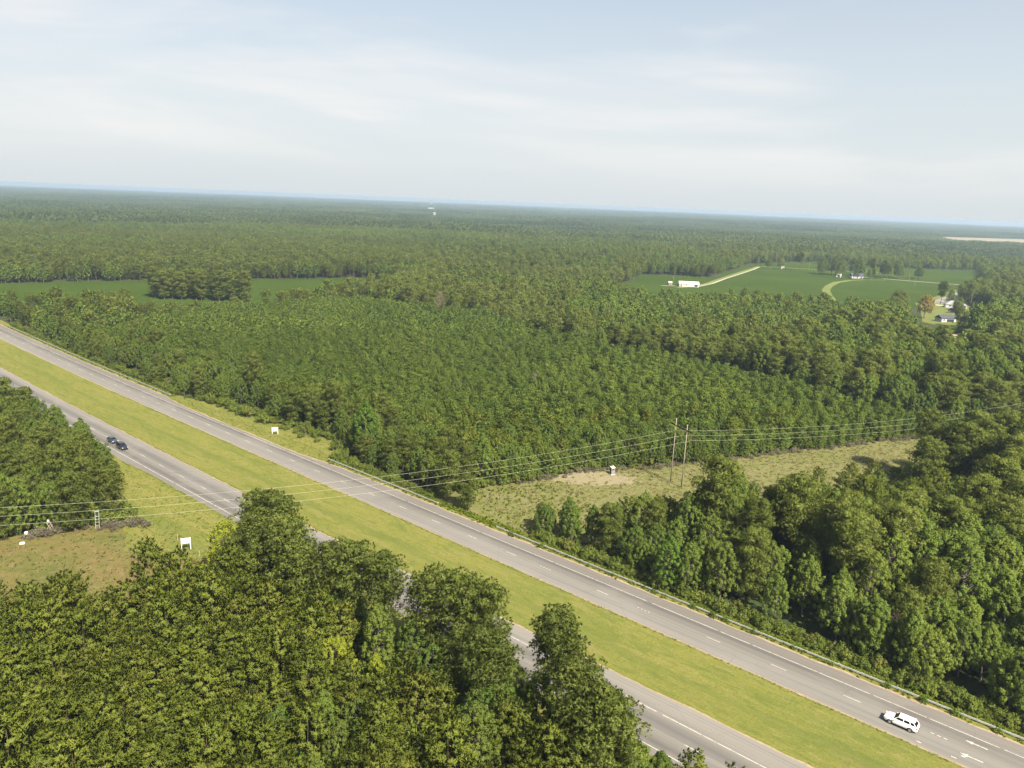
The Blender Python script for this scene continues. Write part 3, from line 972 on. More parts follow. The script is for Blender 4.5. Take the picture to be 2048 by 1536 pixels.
K_M = Kind('pine', 'pine', 'bark_pine')
K_Y = Kind('young_pine', 'pine_young', 'bark_pine', 'pine_mid')
K_B = Kind('broadleaf', 'leaf', 'bark')
for i, (h, r_, b, nl) in enumerate([(20, 4.6, .38, 46), (21, 4.3, .42, 44), (19, 4.9, .32, 48), (20, 4.0, .40, 42)]):
    K_M.add(mature_pine(100 + i, h, r_, b, nl, 0), 0)
    K_M.add(mature_pine(100 + i, h, r_, b, nl, 1), 1)
for i, (h, r_, b, nl) in enumerate([(17, 4.8, .10, 56), (16, 4.4, .14, 52)]):
    K_M.add(mature_pine(150 + i, h, r_, b, nl, 0), 0)
    K_M.add(mature_pine(150 + i, h, r_, b, nl, 1), 1)
for i, (h, r_) in enumerate([(9.6, 2.5), (8.8, 2.7), (10.2, 2.4), (8.2, 2.5), (9.2, 2.8)]):
    K_Y.add(young_pine(200 + i, h, r_, 0), 0)
    K_Y.add(young_pine(200 + i, h, r_, 1), 1)
for i, (h, r_, b, n_, cn) in enumerate([(15, 4.3, .05, 150, .25), (16, 3.7, .04, 140, .55), (14, 4.7, .07, 160, .1), (15, 4.0, .03, 150, .4), (17, 4.1, .08, 155, .2)]):
    K_B.add(broadleaf(300 + i, h, r_, b, n_, 0, cone=cn), 0)
    K_B.add(broadleaf(300 + i, h, r_, b, n_, 1, cone=cn), 1)

# ---- where what grows
def road_clear(x, y):
    """True where the highway and its mown margins keep trees away"""
    s, n = to_sn(x, y)
    wob = (vnoise(x, y, 9) - .5) * 2.4
    right = 11.6 + wob
    right = np.where((s > 136) & (s < 232), np.interp(s, [136, 142, 154, 160, 180, 203, 226, 232], [12, 16, 23, 21.5, 20.5, 19.5, 15, 12.5]), right)
    left = -38.0 + wob * .6
    left = np.where((s > 96) & (s < 182), np.interp(s, [96, 104, 122, 136, 150, 168, 182], [-40, -50, -57, -53.5, -49, -45.5, -43]), left)
    left = np.where(s < 96, -41.0 + wob * .5, left)
    left = np.where(s > 182, np.interp(s, [182, 205, 225, 260], [-43, -42.5, -43, -46]), left)
    return (n > left) & (n < right) & (s < 470)
def pw_clear(x, y):
    u, v = to_pw(x, y)
    s, n = to_sn(x, y)
    w1 = (vnoise(x, y, 7) - .5) * 3
    right = (n > 0) & (u > -60) & (v > np.interp(u, [-60, -35, -20, 0, 130], [-12, -14.5, -17, -14, -13.5]) + w1) & (v < np.interp(u, [-56, -40, -15, 0, 60, 130], [16, 23, 24, 23, 22, 20]) + w1)
    left = (n < -30) & (v > -15.5 + w1) & (v < np.interp(u, [-260, -175, -160, -150, -140, -120], [22, 23, 26, 29, 31, 27]) + w1)
    return right | left
YARDS = [[(374, 704), (432, 712), (432, 660), (400, 612), (352, 548), (318, 515), (312, 488), (292, 470), (262, 415), (246, 384), (222, 392), (250, 470), (290, 560), (340, 640)], [(408, 640), (452, 684), (474, 660), (430, 606)]]
def open_land(x, y):
    m = road_clear(x, y) | pw_clear(x, y)
    for p in [LFIELD, RFIELD, TAN, FARCLEAR] + YARDS:
        m |= inside(p, x, y)
    # strip along the country road and behind the barn
    d = np.abs((x - 480) * .775 - (y - 806) * .632)
    m |= (d < 8) & (y > 690) & (y < 985) & (x > 380)
    return m
PLANT = [(-172, 474), (-113, 525), (-52, 506), (-6, 455), (9, 421), (40, 381), (69, 366), (106, 338), (133, 290), (158, 272), (190, 250), (300, 300), (300, 160), (-60, 150), (-140, 300), (-210, 392)]
LINE_PINES = [(-520, 540), (-314, 636), (-143, 728), (-60, 770), (40, 800), (60, 900), (-140, 960), (-420, 880), (-700, 760)]
def zone(x, y):
    """1 young pine plantation, 2 near plantation, 3 old pine stand, 0 mixed wood"""
    s, n = to_sn(x, y); u, v = to_pw(x, y)
    z = np.zeros(np.shape(x), int)
    wob = (vnoise(x, y, 18) - .5) * 14
    edge = 30 + wob
    z[inside(PLANT, x, y) & (n > edge) & (v < -9) ] = 1
    z[(n < -50 + wob * .25) & (s < 150) & (v > np.interp(u, [-175, -155, -140, -120], [23, 26, 31, 27])) & (np.hypot(x, y) < 260)] = 2
    z[inside(LINE_PINES, x, y)] = 3
    return z

def jitter_grid(x0, x1, y0, y1, d, rg, jit=.42):
    X, Y = np.meshgrid(np.arange(x0, x1, d), np.arange(y0, y1, d * .9))
    X = X + (np.arange(X.shape[0]) % 2)[:, None] * d * .5
    X = X + rg.uniform(-jit, jit, X.shape) * d; Y = Y + rg.uniform(-jit, jit, Y.shape) * d
    return X.ravel(), Y.ravel()
def in_view(x, y, margin=25., half=39.5):
    a = math.tan(R(half))
    return (np.abs(x) < y * a + margin) & (y > 30)

NEAR, MID = 400., 1700.
rgp = np.random.default_rng(21)
TREES = []      # rows: x, y, kind (0 old pine, 1 young pine, 2 broadleaf), scale, sz, rot, variant
def add_trees(x, y, kind, sc, sz):
    n = len(x)
    TREES.append(np.stack([x, y, np.broadcast_to(kind, n).astype(float), sc, sc * sz, rgp.uniform(0, 6.283, n), rgp.integers(0, 60, n).astype(float)], 1))

# young plantations, planted in rows about three metres apart
for zid, d0, box in ((1, 2.75, (-230, 310, 140, 540)), (2, 3.85, (-140, 60, 40, 175))):
    x, y = jitter_grid(*box, d0, rgp, .36)
    k = (zone(x, y) == zid) & ~open_land(x, y) & in_view(x, y, 18)
    x, y = x[k], y[k]
    n = len(x)
    sc = rgp.uniform(.66, 1.12, n) * (.84 + .34 * vnoise(x, y, 30)) * (.86 if zid == 1 else 1.26)
    kind = np.where(rgp.random(n) < (.06 + .12 * (vnoise(x, y, 22) > .62)), 2, 1)
    if zid == 1:
        uu, vv_ = to_pw(x, y)
        front = (vv_ > -42) & (uu < 45) & (rgp.random(n) < np.interp(vv_, [-42, -26, -10], [.12, .5, .75]))
        kind = np.where(front, 2, kind)
    sc = np.where(kind == 2, rgp.uniform(.36, .62, n), sc)
    add_trees(x, y, kind, sc, rgp.uniform(.88, 1.15, n))
# mixed woods and old pine stands
x, y = jitter_grid(-1450, 1500, 30, MID, 5.3, rgp)
d = np.hypot(x, y)
zn = zone(x, y)
k = ((zn == 0) | (zn == 3)) & ~open_land(x, y) & in_view(x, y, 25) & (d < MID)
x, y, zn, d = x[k], y[k], zn[k], d[k]
# thin with distance, where crowns close over one another
keep = rgp.random(len(x)) < np.interp(d, [0, 300, 800, 1700], [1, .92, .70, .55])
x, y, zn, d = x[keep], y[keep], zn[keep], d[keep]
n = len(x)
s_, n_ = to_sn(x, y); u_, v_ = to_pw(x, y)
rst = np.random.default_rng(5)
ST = np.stack([rst.uniform(-1500, 1600, 170), rst.uniform(250, 1800, 170)], 1)
ST_P = np.where(rst.random(170) < .5, rst.uniform(.75, .97, 170), rst.uniform(.03, .30, 170)); ST_H = rst.uniform(.72, 1.12, 170)
wx = x + (vnoise(x, y, 40) - .5) * 45; wy = y + (vnoise(x + 500, y, 40) - .5) * 45
best = np.full(len(x), 1e9); sid = np.zeros(len(x), int)
for q in range(170):
    dq = ((wx - ST[q, 0]) * .55) ** 2 + (wy - ST[q, 1]) ** 2
    m_ = dq < best; best[m_] = dq[m_]; sid[m_] = q
near_st = vnoise(x, y, 85) * .6 + vnoise(x + 300, y, 28) * .4
pine_p = np.where(d > 430, ST_P[sid], np.clip((near_st - .40) * 4.5, .08, .92))
pine_p = np.where(zn == 3, .96, pine_p)
pine_p = np.where((n_ > 0) & (n_ < 26) & (s_ < 70), .12, pine_p)
pine_p = np.where((n_ > 8) & (n_ < 45) & (s_ > 100), .40, pine_p)
pine_p = np.where((n_ < -30) & (d < 330), np.where((n_ > -50) | (v_ > -24), .30, .50), pine_p)
kind = np.where(rgp.random(n) < pine_p, 0, 2)
sc = rgp.uniform(.78, 1.12, n)
sc = np.where(kind == 2, sc * (1.0 + .12 * (d > 330)), sc * .98)
sc = np.where((d > 430) & (zn != 3), sc * ST_H[sid], sc)
# lower edge trees along the highway, low pines along the corridor's near side
edge = np.clip((np.where(n_ > 0, n_ - 10, 50)) / 22, 0, 1)
sc = sc * (.66 + .34 * edge)
sc = np.where((n_ > 0) & (s_ > 95), sc * .80, sc)
near_c = (n_ > 14) & (v_ > 14) & (v_ < np.interp(u_, [-40, 0, 20, 120], [27, 46, 58, 50])) & (d < 330) & (u_ < 74)
kind = np.where(near_c & ((rgp.random(n) < .72) | ((v_ < 40) & (u_ > -25))), 1, kind)
sc = np.where(near_c, np.where(kind == 1, rgp.uniform(.72, 1.02, n), sc * .62), sc)
sc = np.where((n_ < -30) & (d < 330), sc * .80, sc)
add_trees(x, y, kind, sc, rgp.uniform(.90, 1.14, n))
TREES = np.concatenate(TREES)
_s, _n = to_sn(TREES[:, 0], TREES[:, 1]); _u, _v = to_pw(TREES[:, 0], TREES[:, 1])
_edge = (TREES[:, 2] == 0) & (((_n > 0) & (_n < 24)) | ((_n < -30) & (_n > -52)) | (np.abs(_v + 20) < 8)) & (np.hypot(TREES[:, 0], TREES[:, 1]) < 430)
TREES[_edge, 6] = 4 + (TREES[_edge, 6] % 2)

# single trees the photograph picks out keep their own place
HERO = []   # (kind, x, y, scale, sz, label, category, variant, leaf override)
def hero(kind, x, y, sc, label, var=0, leaf=None, sz=1.0, rot=None, name=None):
    HERO.append((kind, x, y, sc, sz, label, var, leaf, rot, name))
ROW = [(-49.3, 136.5, .92, 0, 'tall pine at the clearing end of the roadside pine row, beside the yellow-green tree'),
       (-45.0, 134.0, .93, 1, 'tall dark pine second from the clearing in the roadside pine row'),
       (-36.0, 118.0, .90, 2, 'tall pine with bare trunk third from the clearing in the roadside pine row'),
       (-30.5, 117.0, .88, 3, 'narrow tall pine fourth from the clearing in the roadside pine row'),
       (-26.4, 116.0, .92, 0, 'broad tall pine with visible trunk above the large yellow-green bush'),
       (-20.8, 113.6, .90, 3, 'slender open-crowned pine in front of the hidden stretch of near carriageway'),
       (-11.5, 109.5, .92, 2, 'rounded tall pine on the near side of the gap in the roadside pine row'),
       (-6.2, 106.0, .88, 1, 'tall pine between the rounded pine and the end of the roadside row'),
       (-3.2, 103.8, .92, 0, 'pine whose crown overlaps the median edge near the middle of the roadside row'),
       (-2.2, 93.0, .90, 2, 'bushy tall pine left of the lone round-headed pine at the bottom'),
       (8.6, 95.2, .92, 1, 'round-headed pine standing out against the near carriageway at the bottom'),
       (10.4, 84.8, .94, 2, 'big full-crowned pine in front of the round-headed pine at the bottom edge'),
       (13.6, 79.5, .88, 0, 'pine at the bottom edge beside the big full-crowned pine')]
for x, y, sc, var, lab in ROW:
    hero(0, x, y, sc * 1.06, lab, var, sz=.96)
for x, y, sc, var, lab in [(-41.5, 126.5, 1.08, 4, 'shorter full pine filling the gap between the second and third pines of the row'), (-6.0, 97.5, .88, 5, 'full pine on the plantation side of the row, left of the bushy tall pine'), (-52.5, 131.0, .74, 5, 'full low pine on the plantation side of the clearing end of the row')]:
    hero(0, x, y, sc, lab, var)
hero(0, -38.6, 122.6, .93, 'tall pine just above the bare trunks in the upper roadside row', 1)
hero(0, -47.5, 129.5, .86, 'pine tucked behind the clearing end of the roadside row', 3)
for (s__, n__, sc, var, lab) in [(60.5, 13.5, .55, 2, 'rounded bush-like tree at the meadow tip of the right wood'), (57.0, 17.5, .62, 0, 'leafy tree second from the meadow tip of the right wood'), (63.5, 15.5, .42, 4, 'low leafy tree nearest the meadow in the right wood'), (53.5, 14.0, .66, 3, 'leafy tree beside the guardrail near the meadow tip')]:
    hx_, hy_ = map(float, sn(s__, n__))
    hero(2, hx_, hy_, sc, lab, var)
hero(0, 127., 214., 1.0, 'tall pine hiding the right end of the meadow corridor', 1)
hero(0, 117., 196., .92, 'broad olive pine in front of the meadow corridor, at its right end', 2)
hero(2, -1.4, 88.6, .85, 'dark green broadleaf tree below the roadside pines at the bottom edge', 2)
hero(2, -3.0, 83.5, .80, 'low dark broadleaf tree at the bottom edge under the roadside pines', 4)
for (x, y, sc, var, lab) in [(17.9, 82.9, .98, 0, 'small pine poking above the bottom edge next to the near carriageway'), (25.3, 80.4, .95, 2, 'young pine at the bottom edge overlapping the white lane line'), (30.7, 79.4, .98, 3, 'last young pine at the bottom edge by the turning lane')]:
    hero(1, x, y, sc, lab, var)
hero(2, 21.2, 81.0, .62, 'rounded green broadleaf between two small pines at the bottom edge', 3)
hero(2, -57.5, 138.0, .80, 'bright yellow-green tree at the corner of the brown clearing by the white sign', 0, 'leaf_bright')
hero(2, -27.0, 104.5, .62, 'large bright yellow-green bush under the tall roadside pines', 2, 'leaf_bright')
hero(2, -37.5, 110.5, .56, 'fresh green understory tree left of the bare pine trunks', 3, 'leaf_green')
hero(2, -19.5, 101.5, .50, 'yellow-green sapling right of the bright bush under the pines', 1, 'leaf_bright')
hero(2, -8.5, 86.5, .46, 'light green sapling near the bottom edge between plantation and pines', 4, 'leaf_bright')
hero(2, -43.6, 212.5, 1.12, 'tall vivid green tree at the end of the grass bay beside the far carriageway', 1, 'leaf_green')
hero(2, 34.0, 139.5, .80, 'bright green tree with upright crown among the darker roadside trees', 3, 'leaf_bright' if False else 'leaf_green')
hero(2, 329., 592., 1.18, 'orange-leaved tree at the edge of the white houses', 2, 'leaf_orange', 1.12)
hero(0, 404., 703., 1.05, 'dark columnar tree standing alone behind the white house', 2)
hero(2, -126., 190., .86, 'light green tree in the wood left of the near carriageway', 1, 'leaf_green')
hero(2, -119., 184., .80, 'second light green tree in the wood left of the near carriageway', 3, 'leaf_green')
for q, (x, y, h_) in enumerate([(83., 131., 1.0), (-51., 497., 1.5), (79., 392., 1.1), (36., 440., 1.2)]):
    HERO.append((3, x, y, h_, 1.0, ['grey-brown half-bare tree in the wood right of the highway', 'large brown dying tree at the back of the plantation', 'brown dead tree at the edge of the old wood behind the plantation', 'greyish dead tree left of the brown dead one behind the plantation'][q], 0, None, None, None))
for q, (x, y, h_) in enumerate([(120., 330., 1.2), (-20., 520., 1.3), (160., 420., 1.2), (60., 470., 1.25), (102., 160., .9), (70., 118., .8), (10., 300., .75), (140., 175., 1.0), (215., 520., 1.3)]):
    HERO.append((3, x, y, h_, 1.0, 'DYING', q, None, None, None))
# pine grove out in the left field
gi = 0
for gx, gy in [(-262, 534), (-255, 545), (-252, 527), (-246, 538), (-240, 528), (-236, 546), (-232, 534), (-226, 528), (-222, 543), (-216, 533), (-211, 545), (-207, 534), (-203, 549), (-199, 540), (-258, 540), (-249, 533), (-243, 545), (-238, 536), (-229, 541), (-219, 537), (-213, 528), (-206, 541)]:
    g2_ = HERO.append((0, gx, gy, 1.18 + .08 * math.sin(gx), 1.0, 'GROVE', 4 + gi % 2, None, None, None)); gi += 1
HERO.append((2, -205., 556., 1.15, 1.0, 'pale green broadleaf tree at the right end of the field grove', 0, None, None, None))
# trees about the far farmstead
for q, (x, y, k_, sc) in enumerate([(410, 1002, 2, 1.15), (418, 985, 0, .8), (430, 990, 2, 1.2), (446, 968, 2, 1.25), (452, 1000, 2, 1.2), (470, 985, 0, .95), (478, 962, 0, .85), (486, 985, 2, 1.3), (500, 975, 2, 1.0), (508, 998, 2, .95), (531, 985, 2, .85), (540, 1000, 2, .8), (374, 1060, 2, .8), (398, 1050, 0, 1.0), (424, 1004, 2, 1.1), (462, 1002, 2, 1.1), (404, 990, 2, .9), (492, 1003, 2, 1.0), (361, 1072, 2, .7), (384, 1082, 2, .8), (431, 946, 2, .62), (446, 943, 2, .66), (412, 957, 2, .55), (454, 948, 0, .55)]):
    HERO.append((k_, float(x), float(y), sc, 1.0, 'FARM', q % 4, None, None, None))

for q, (x, y, k_, sc) in enumerate([(392, 652, 2, .8), (366, 612, 2, .7), (352, 590, 0, .75), (347, 566, 2, .7), (420, 652, 2, .9), (436, 690, 2, 1.0), (330, 548, 0, .8), (415, 706, 2, .9), (384, 610, 2, .75), (362, 585, 2, .9), (322, 500, 0, .9), (318, 522, 2, .8)]):
    HERO.append((k_, float(x), float(y), sc, 1.0, 'YARD', q % 4, None, None, None))

# keep the masses clear of the single trees
_sd = np.minimum(np.hypot(TREES[:, 0] + 69, TREES[:, 1] - 141) / 7, np.hypot(TREES[:, 0] + 70.5, TREES[:, 1] - 149) / 5)
TREES = TREES[_sd > 1]
hx = np.array([h[1] for h in HERO]); hy = np.array([h[2] for h in HERO])
dist = np.full(len(TREES), 1e9)
for a, b, h in zip(hx, hy, HERO):
    lim = 4.6 if h[7] == 'leaf_bright' else 2.2 if h[3] < .7 or h[0] == 1 else 3.0
    dist = np.minimum(dist, np.hypot(TREES[:, 0] - a, TREES[:, 1] - b) / lim)
TREES = TREES[dist > 1]
# free view of the roadside pine row towards the carriageway
s_, n_ = to_sn(TREES[:, 0], TREES[:, 1])
TREES = TREES[~((n_ < -30) & (n_ > -50) & (s_ < 96) & (TREES[:, 2] == 0))]

GEN = {0: K_M, 1: K_Y, 2: K_B}
NAMES = {0: 'pine_tree', 1: 'young_pine_tree', 2: 'broadleaf_tree', 3: 'dying_tree'}
bare = [bare_tree(900), bare_tree(901)]
BARE = [(mk_mesh('dying_crown', V, [(F, 0)], [M['leaf_brown']], attr=v), mk_mesh('dying_trunk', wV, [(wF, 0)], [M['bark_dead']], smooth=True)) for (V, F, v, nv), (wV, wF) in bare]
_leafcopies = {}
def single_tree(kind, x, y, sc, szs, rot, var, label, group=None, leaf=None, z=0.0):
    crown, trunk = (BARE[var % 2] if kind == 3 else GEN[kind].near[var % len(GEN[kind].near)])
    if leaf:
        key = (crown.name, leaf)
        if key not in _leafcopies:
            c = crown.copy(); c.materials.clear(); c.materials.append(M[leaf]); _leafcopies[key] = c
        crown = _leafcopies[key]
    r_ = empty(NAMES[kind], (x, y, z), rot)
    r_.scale = (sc, sc, szs)
    tag(r_, label, 'tree', group)
    link('trunk', trunk, r_); link('crown', crown, r_)
    return r_
for h in HERO:
    kind, x, y, sc, sz, lab, var, leaf, rot, nm = h
    grp = None
    if lab == 'GROVE':
        lab = 'old pine in the grove standing out in the left field'; grp = 'pines of the field grove'
    elif lab == 'DYING':
        lab = 'small brown dying tree scattered through the woods'; grp = 'brown dying trees'
    elif lab == 'YARD':
        lab = 'garden tree among the white houses beyond the old wood'; grp = 'trees among the white houses'
    elif lab == 'FARM':
        lab = 'shade tree around the far farmstead between the fields'; grp = 'farmstead trees'
    single_tree(kind, x, y, sc * (1.35 if h[5] == 'FARM' else 1), sc * sz * (1.25 if h[5] == 'FARM' else 1), random.Random(int(x * 31 + y)).uniform(0, 6.28), var, lab, grp, leaf)

# the nearest three hundred of each kind that fall in the frame are single trees, the others masses
def project(x, y, z):
    cp, sp = math.cos(R(13.833)), math.sin(R(13.833))
    zz = z - CAM_Z
    fz = y * cp - zz * sp; dn = -y * sp - zz * cp
    u = 1475 * x / fz; v = 1475 * dn / fz
    c, s_ = math.cos(R(2.321)), math.sin(R(2.321))
    return 1024 + c * u - s_ * v, 768 + s_ * u + c * v, fz
top = np.array([20., 9.6, 15.])[TREES[:, 2].astype(int)] * TREES[:, 4]
px, py, fz = project(TREES[:, 0], TREES[:, 1], top * .8)
inframe = (px > 0) & (px < 2048) & (py > 0) & (py < 1536)
size = top / fz
single = np.zeros(len(TREES), bool)
for k in (0, 1, 2):
    c = np.where(inframe & (TREES[:, 2] == k))[0]
    c = c[np.argsort(-size[c])][:290]
    single[c] = True
def region_label(k, x, y, rel):
    s, n = to_sn(x, y); u, v = to_pw(x, y)
    s, n, u, v = map(float, (s, n, u, v))
    px_, py_, _ = project(x, y, 6.0)
    big = 'large ' if rel > .6 else 'small ' if rel < .3 else ''
    nm = big + {0: 'old pine', 1: 'young pine', 2: 'broadleaf tree'}[k]
    pl = {0: 'old pines', 1: 'young pines', 2: 'broadleaf trees'}[k]
    if n < -30:
        if v > 8:
            if n > -56: w = 'next to the tall pines of the near roadside'
            elif v < 34: w = 'along the lower edge of the brown clearing'
            elif py_ > 1390: w = 'of the near plantation at the bottom edge of the picture'
            elif px_ < 330: w = 'of the near plantation towards the left edge'
            else: w = 'in the middle of the near plantation'
            return nm + ' ' + w, pl + ' of the near plantation'
        w = 'beside the near carriageway, in the wood above the clearing' if n > -50 else 'at the upper edge of the brown clearing' if v > -30 else 'inside the wood above the brown clearing'
        return nm + ' ' + w, pl + ' of the left wood'
    if v < 0:
        if n < 34:
            w = 'at the wood edge along the distant guardrail' if s > 232 else 'at the wood edge around the grass bay' if s > 132 else 'by the overgrown guardrail'
        elif v > -34: w = 'along the far edge of the meadow corridor'
        elif int(zone(np.array([x]), np.array([y]))[0]) == 1: w = 'within the middle plantation beyond the meadow corridor'
        else: w = 'in the old wood behind the middle plantation'
        return nm + ' ' + w, pl + ' beyond the far carriageway'
    if n < 19: w = 'in the front row behind the long guardrail'
    elif v < 32: w = 'along the near edge of the meadow corridor'
    elif px_ > 1760: w = 'of the right wood towards the right edge'
    else: w = 'in the middle of the wood right of the highway'
    return nm + ' ' + w, pl + ' of the right wood'
_rk = np.zeros(len(TREES))
for k in (0, 1, 2):
    c = np.where(single & (TREES[:, 2] == k))[0]
    _rk[c] = (TREES[c, 4] - TREES[c, 4].min()) / (np.ptp(TREES[c, 4]) + 1e-6)
for row, rel in zip(TREES[single], _rk[single]):
    x, y, k, sc, szs, rot, var = row
    lab, grp = region_label(int(k), x, y, rel)
    single_tree(int(k), x, y, sc, szs, rot, int(var), lab, grp)

# ---- masses by instancing on points
def instancer(name, pts, meshes, label=None, cat=None):
    """pts rows: x,y,z,rot,sx,sz,index ; one stuff object"""
    pts = np.asarray(pts, float)
    coll = bpy.data.collections.new(name + '_sources')
    for i, me in enumerate(meshes):
        o = bpy.data.objects.new('%s_%02d' % (name, i), me)
        coll.objects.link(o)
    me = bpy.data.meshes.new(name)
    me.vertices.add(len(pts))
    me.vertices.foreach_set('co', pts[:, :3].astype(np.float32).ravel())
    a = me.attributes.new('rot', 'FLOAT_VECTOR', 'POINT')
    rv = np.zeros((len(pts), 3), np.float32); rv[:, 2] = pts[:, 3]
    a.data.foreach_set('vector', rv.ravel())
    a = me.attributes.new('scl', 'FLOAT_VECTOR', 'POINT')
    a.data.foreach_set('vector', pts[:, [4, 4, 5]].astype(np.float32).ravel())
    a = me.attributes.new('idx', 'INT', 'POINT')
    a.data.foreach_set('value', pts[:, 6].astype(np.int32))
    o = link(name, me)
    tag(o, label, cat, kind='stuff')
    ng = bpy.data.node_groups.new(name + '_nodes', 'GeometryNodeTree')
    ng.interface.new_socket('Geometry', in_out='INPUT', socket_type='NodeSocketGeometry')
    ng.interface.new_socket('Geometry', in_out='OUTPUT', socket_type='NodeSocketGeometry')
    gi_ = ng.nodes.new('NodeGroupInput'); go = ng.nodes.new('NodeGroupOutput')
    ci = ng.nodes.new('GeometryNodeCollectionInfo')
    ci.inputs['Collection'].default_value = coll
    ci.inputs['Separate Children'].default_value = True
    ci.inputs['Reset Children'].default_value = True
    ip = ng.nodes.new('GeometryNodeInstanceOnPoints')
    ip.inputs['Pick Instance'].default_value = True
    def named(nm, dt):
        nd = ng.nodes.new('GeometryNodeInputNamedAttribute'); nd.data_type = dt
        nd.inputs['Name'].default_value = nm
        return nd.outputs['Attribute']
    ng.links.new(gi_.outputs[0], ip.inputs['Points'])
    ng.links.new(ci.outputs[0], ip.inputs['Instance'])
    ng.links.new(named('idx', 'INT'), ip.inputs['Instance Index'])
    e2r = ng.nodes.new('FunctionNodeEulerToRotation')
    ng.links.new(named('rot', 'FLOAT_VECTOR'), e2r.inputs[0])
    ng.links.new(e2r.outputs[0], ip.inputs['Rotation'])
    ng.links.new(named('scl', 'FLOAT_VECTOR'), ip.inputs['Scale'])
    ng.links.new(ip.outputs[0], go.inputs[0])
    mo = o.modifiers.new('scatter', 'NODES')
    mo.node_group = ng
    return o

rest = TREES[~single]
rd = np.hypot(rest[:, 0], rest[:, 1])
for k, nm, lab in ((0, 'pine_woods', 'old pines further back, in stands behind the plantation and fields'), (1, 'pine_plantation', 'young pines further back in the dense plantation beyond the highway'), (2, 'broadleaf_woods', 'broadleaf trees further back, mixed through the woods and field edges')):
    m0 = GEN[k].joined[0]; m1 = GEN[k].joined[1]
    r_ = rest[rest[:, 2] == k]; dd = rd[rest[:, 2] == k]
    idx = np.where(dd < NEAR, r_[:, 6] % len(m0), len(m0) + r_[:, 6] % len(m1))
    extra = []
    if k == 1:      # the near plantation is a warmer green than the one across the highway
        for me in m0:
            c = me.copy(); c.materials[0] = M['pine_young']; extra.append(c)
        nn_ = to_sn(r_[:, 0], r_[:, 1])[1]
        idx = np.where(nn_ < -30, len(m0) + len(m1) + r_[:, 6] % len(m0), idx)
    pts = np.stack([r_[:, 0], r_[:, 1], np.zeros(len(r_)), r_[:, 5], r_[:, 3], r_[:, 4], idx], 1)
    instancer(nm, pts, m0 + m1 + extra, lab, 'forest')

# distant forest to the horizon: patches of many crowns
def far_patch(seed, size=110., d=8.0, pine=.5):
    rg = np.random.default_rng(seed)
    x, y = jitter_grid(-size / 2, size / 2, -size / 2, size / 2, d, rg)
    n = len(x)
    isP = rg.random(n) < pine
    h = np.where(isP, rg.uniform(15, 21, n), rg.uniform(13, 21, n)) * (.85 + .3 * vnoise(x + seed * 91, y, 40))
    r_ = np.where(isP, rg.uniform(3.2, 4.6, n), rg.uniform(3.8, 6.0, n))
    k = 26
    dr = unit(rg.normal(0, 1, (n, k, 3)) + [0, 0, .25])
    pos = np.stack([x, y, h * .68], 1)[:, None] + dr * np.stack([r_, r_, h * .32], 1)[:, None] * rg.uniform(.75, 1.05, (n, k, 1))
    v = np.repeat(np.where(isP, rg.uniform(.1, .55, n), rg.uniform(.3, .95, n)), k)
    return leaves(rg, pos.reshape(-1, 3), unit(dr.reshape(-1, 3) + [0, 0, .3]), 1.7, v, .5)
PATCH = []
for q, pn in enumerate((.85, .6, .35, .15)):
    V, F, v, nv = far_patch(700 + q, pine=pn)
    PATCH.append(mk_mesh('far_patch_%d' % q, V, [(F, 0)], [M['far_leaf']], attr=v, nrm=nv))
gx, gy = np.meshgrid(np.arange(-11500, 11500, 110.), np.arange(1200, 14200, 110.))
gx = gx.ravel() + rgp.uniform(-8, 8, gx.size); gy = gy.ravel() + rgp.uniform(-8, 8, gy.size)
d = np.hypot(gx, gy)
k = (d > MID - 190 + 200 * vnoise(gx, gy, 180)) & (d < 14300) & in_view(gx, gy, 120, 38.5)
# far fields and cut-over blocks leave gaps
gapn = vnoise(gx, gy, 700) * .6 + vnoise(gx + 5000, gy, 260) * .4
k &= ~((gapn > .80) & (d > 2300))
k &= ~(inside(TAN, gx, gy) | inside(FARCLEAR, gx, gy))
gx, gy, d = gx[k], gy[k], d[k]
FS = np.stack([rst.uniform(-11000, 11000, 1500), rst.uniform(1500, 14300, 1500)], 1); FP = rst.random(1500); FH = rst.uniform(.62, 1.15, 1500)
best = np.full(len(gx), 1e9); fid = np.zeros(len(gx), int)
for q in range(1500):
    dq = ((gx - FS[q, 0]) * .6) ** 2 + (gy - FS[q, 1]) ** 2
    m_ = dq < best; best[m_] = dq[m_]; fid[m_] = q
pp = FP[fid]
idx = np.clip(((1 - pp) * 5.0 - .5 + rgp.uniform(-.6, .6, len(gx))).astype(int), 0, 3)
hs = FH[fid] * (.92 + .16 * vnoise(gx, gy + 3000, 300))
pts = np.stack([gx, gy, np.zeros(len(gx)), rgp.integers(0, 4, len(gx)) * math.pi / 2, np.full(len(gx), 1.03), hs, idx], 1)
instancer('distant_forest', pts, PATCH, 'hazy forest reaching to the horizon', 'forest')

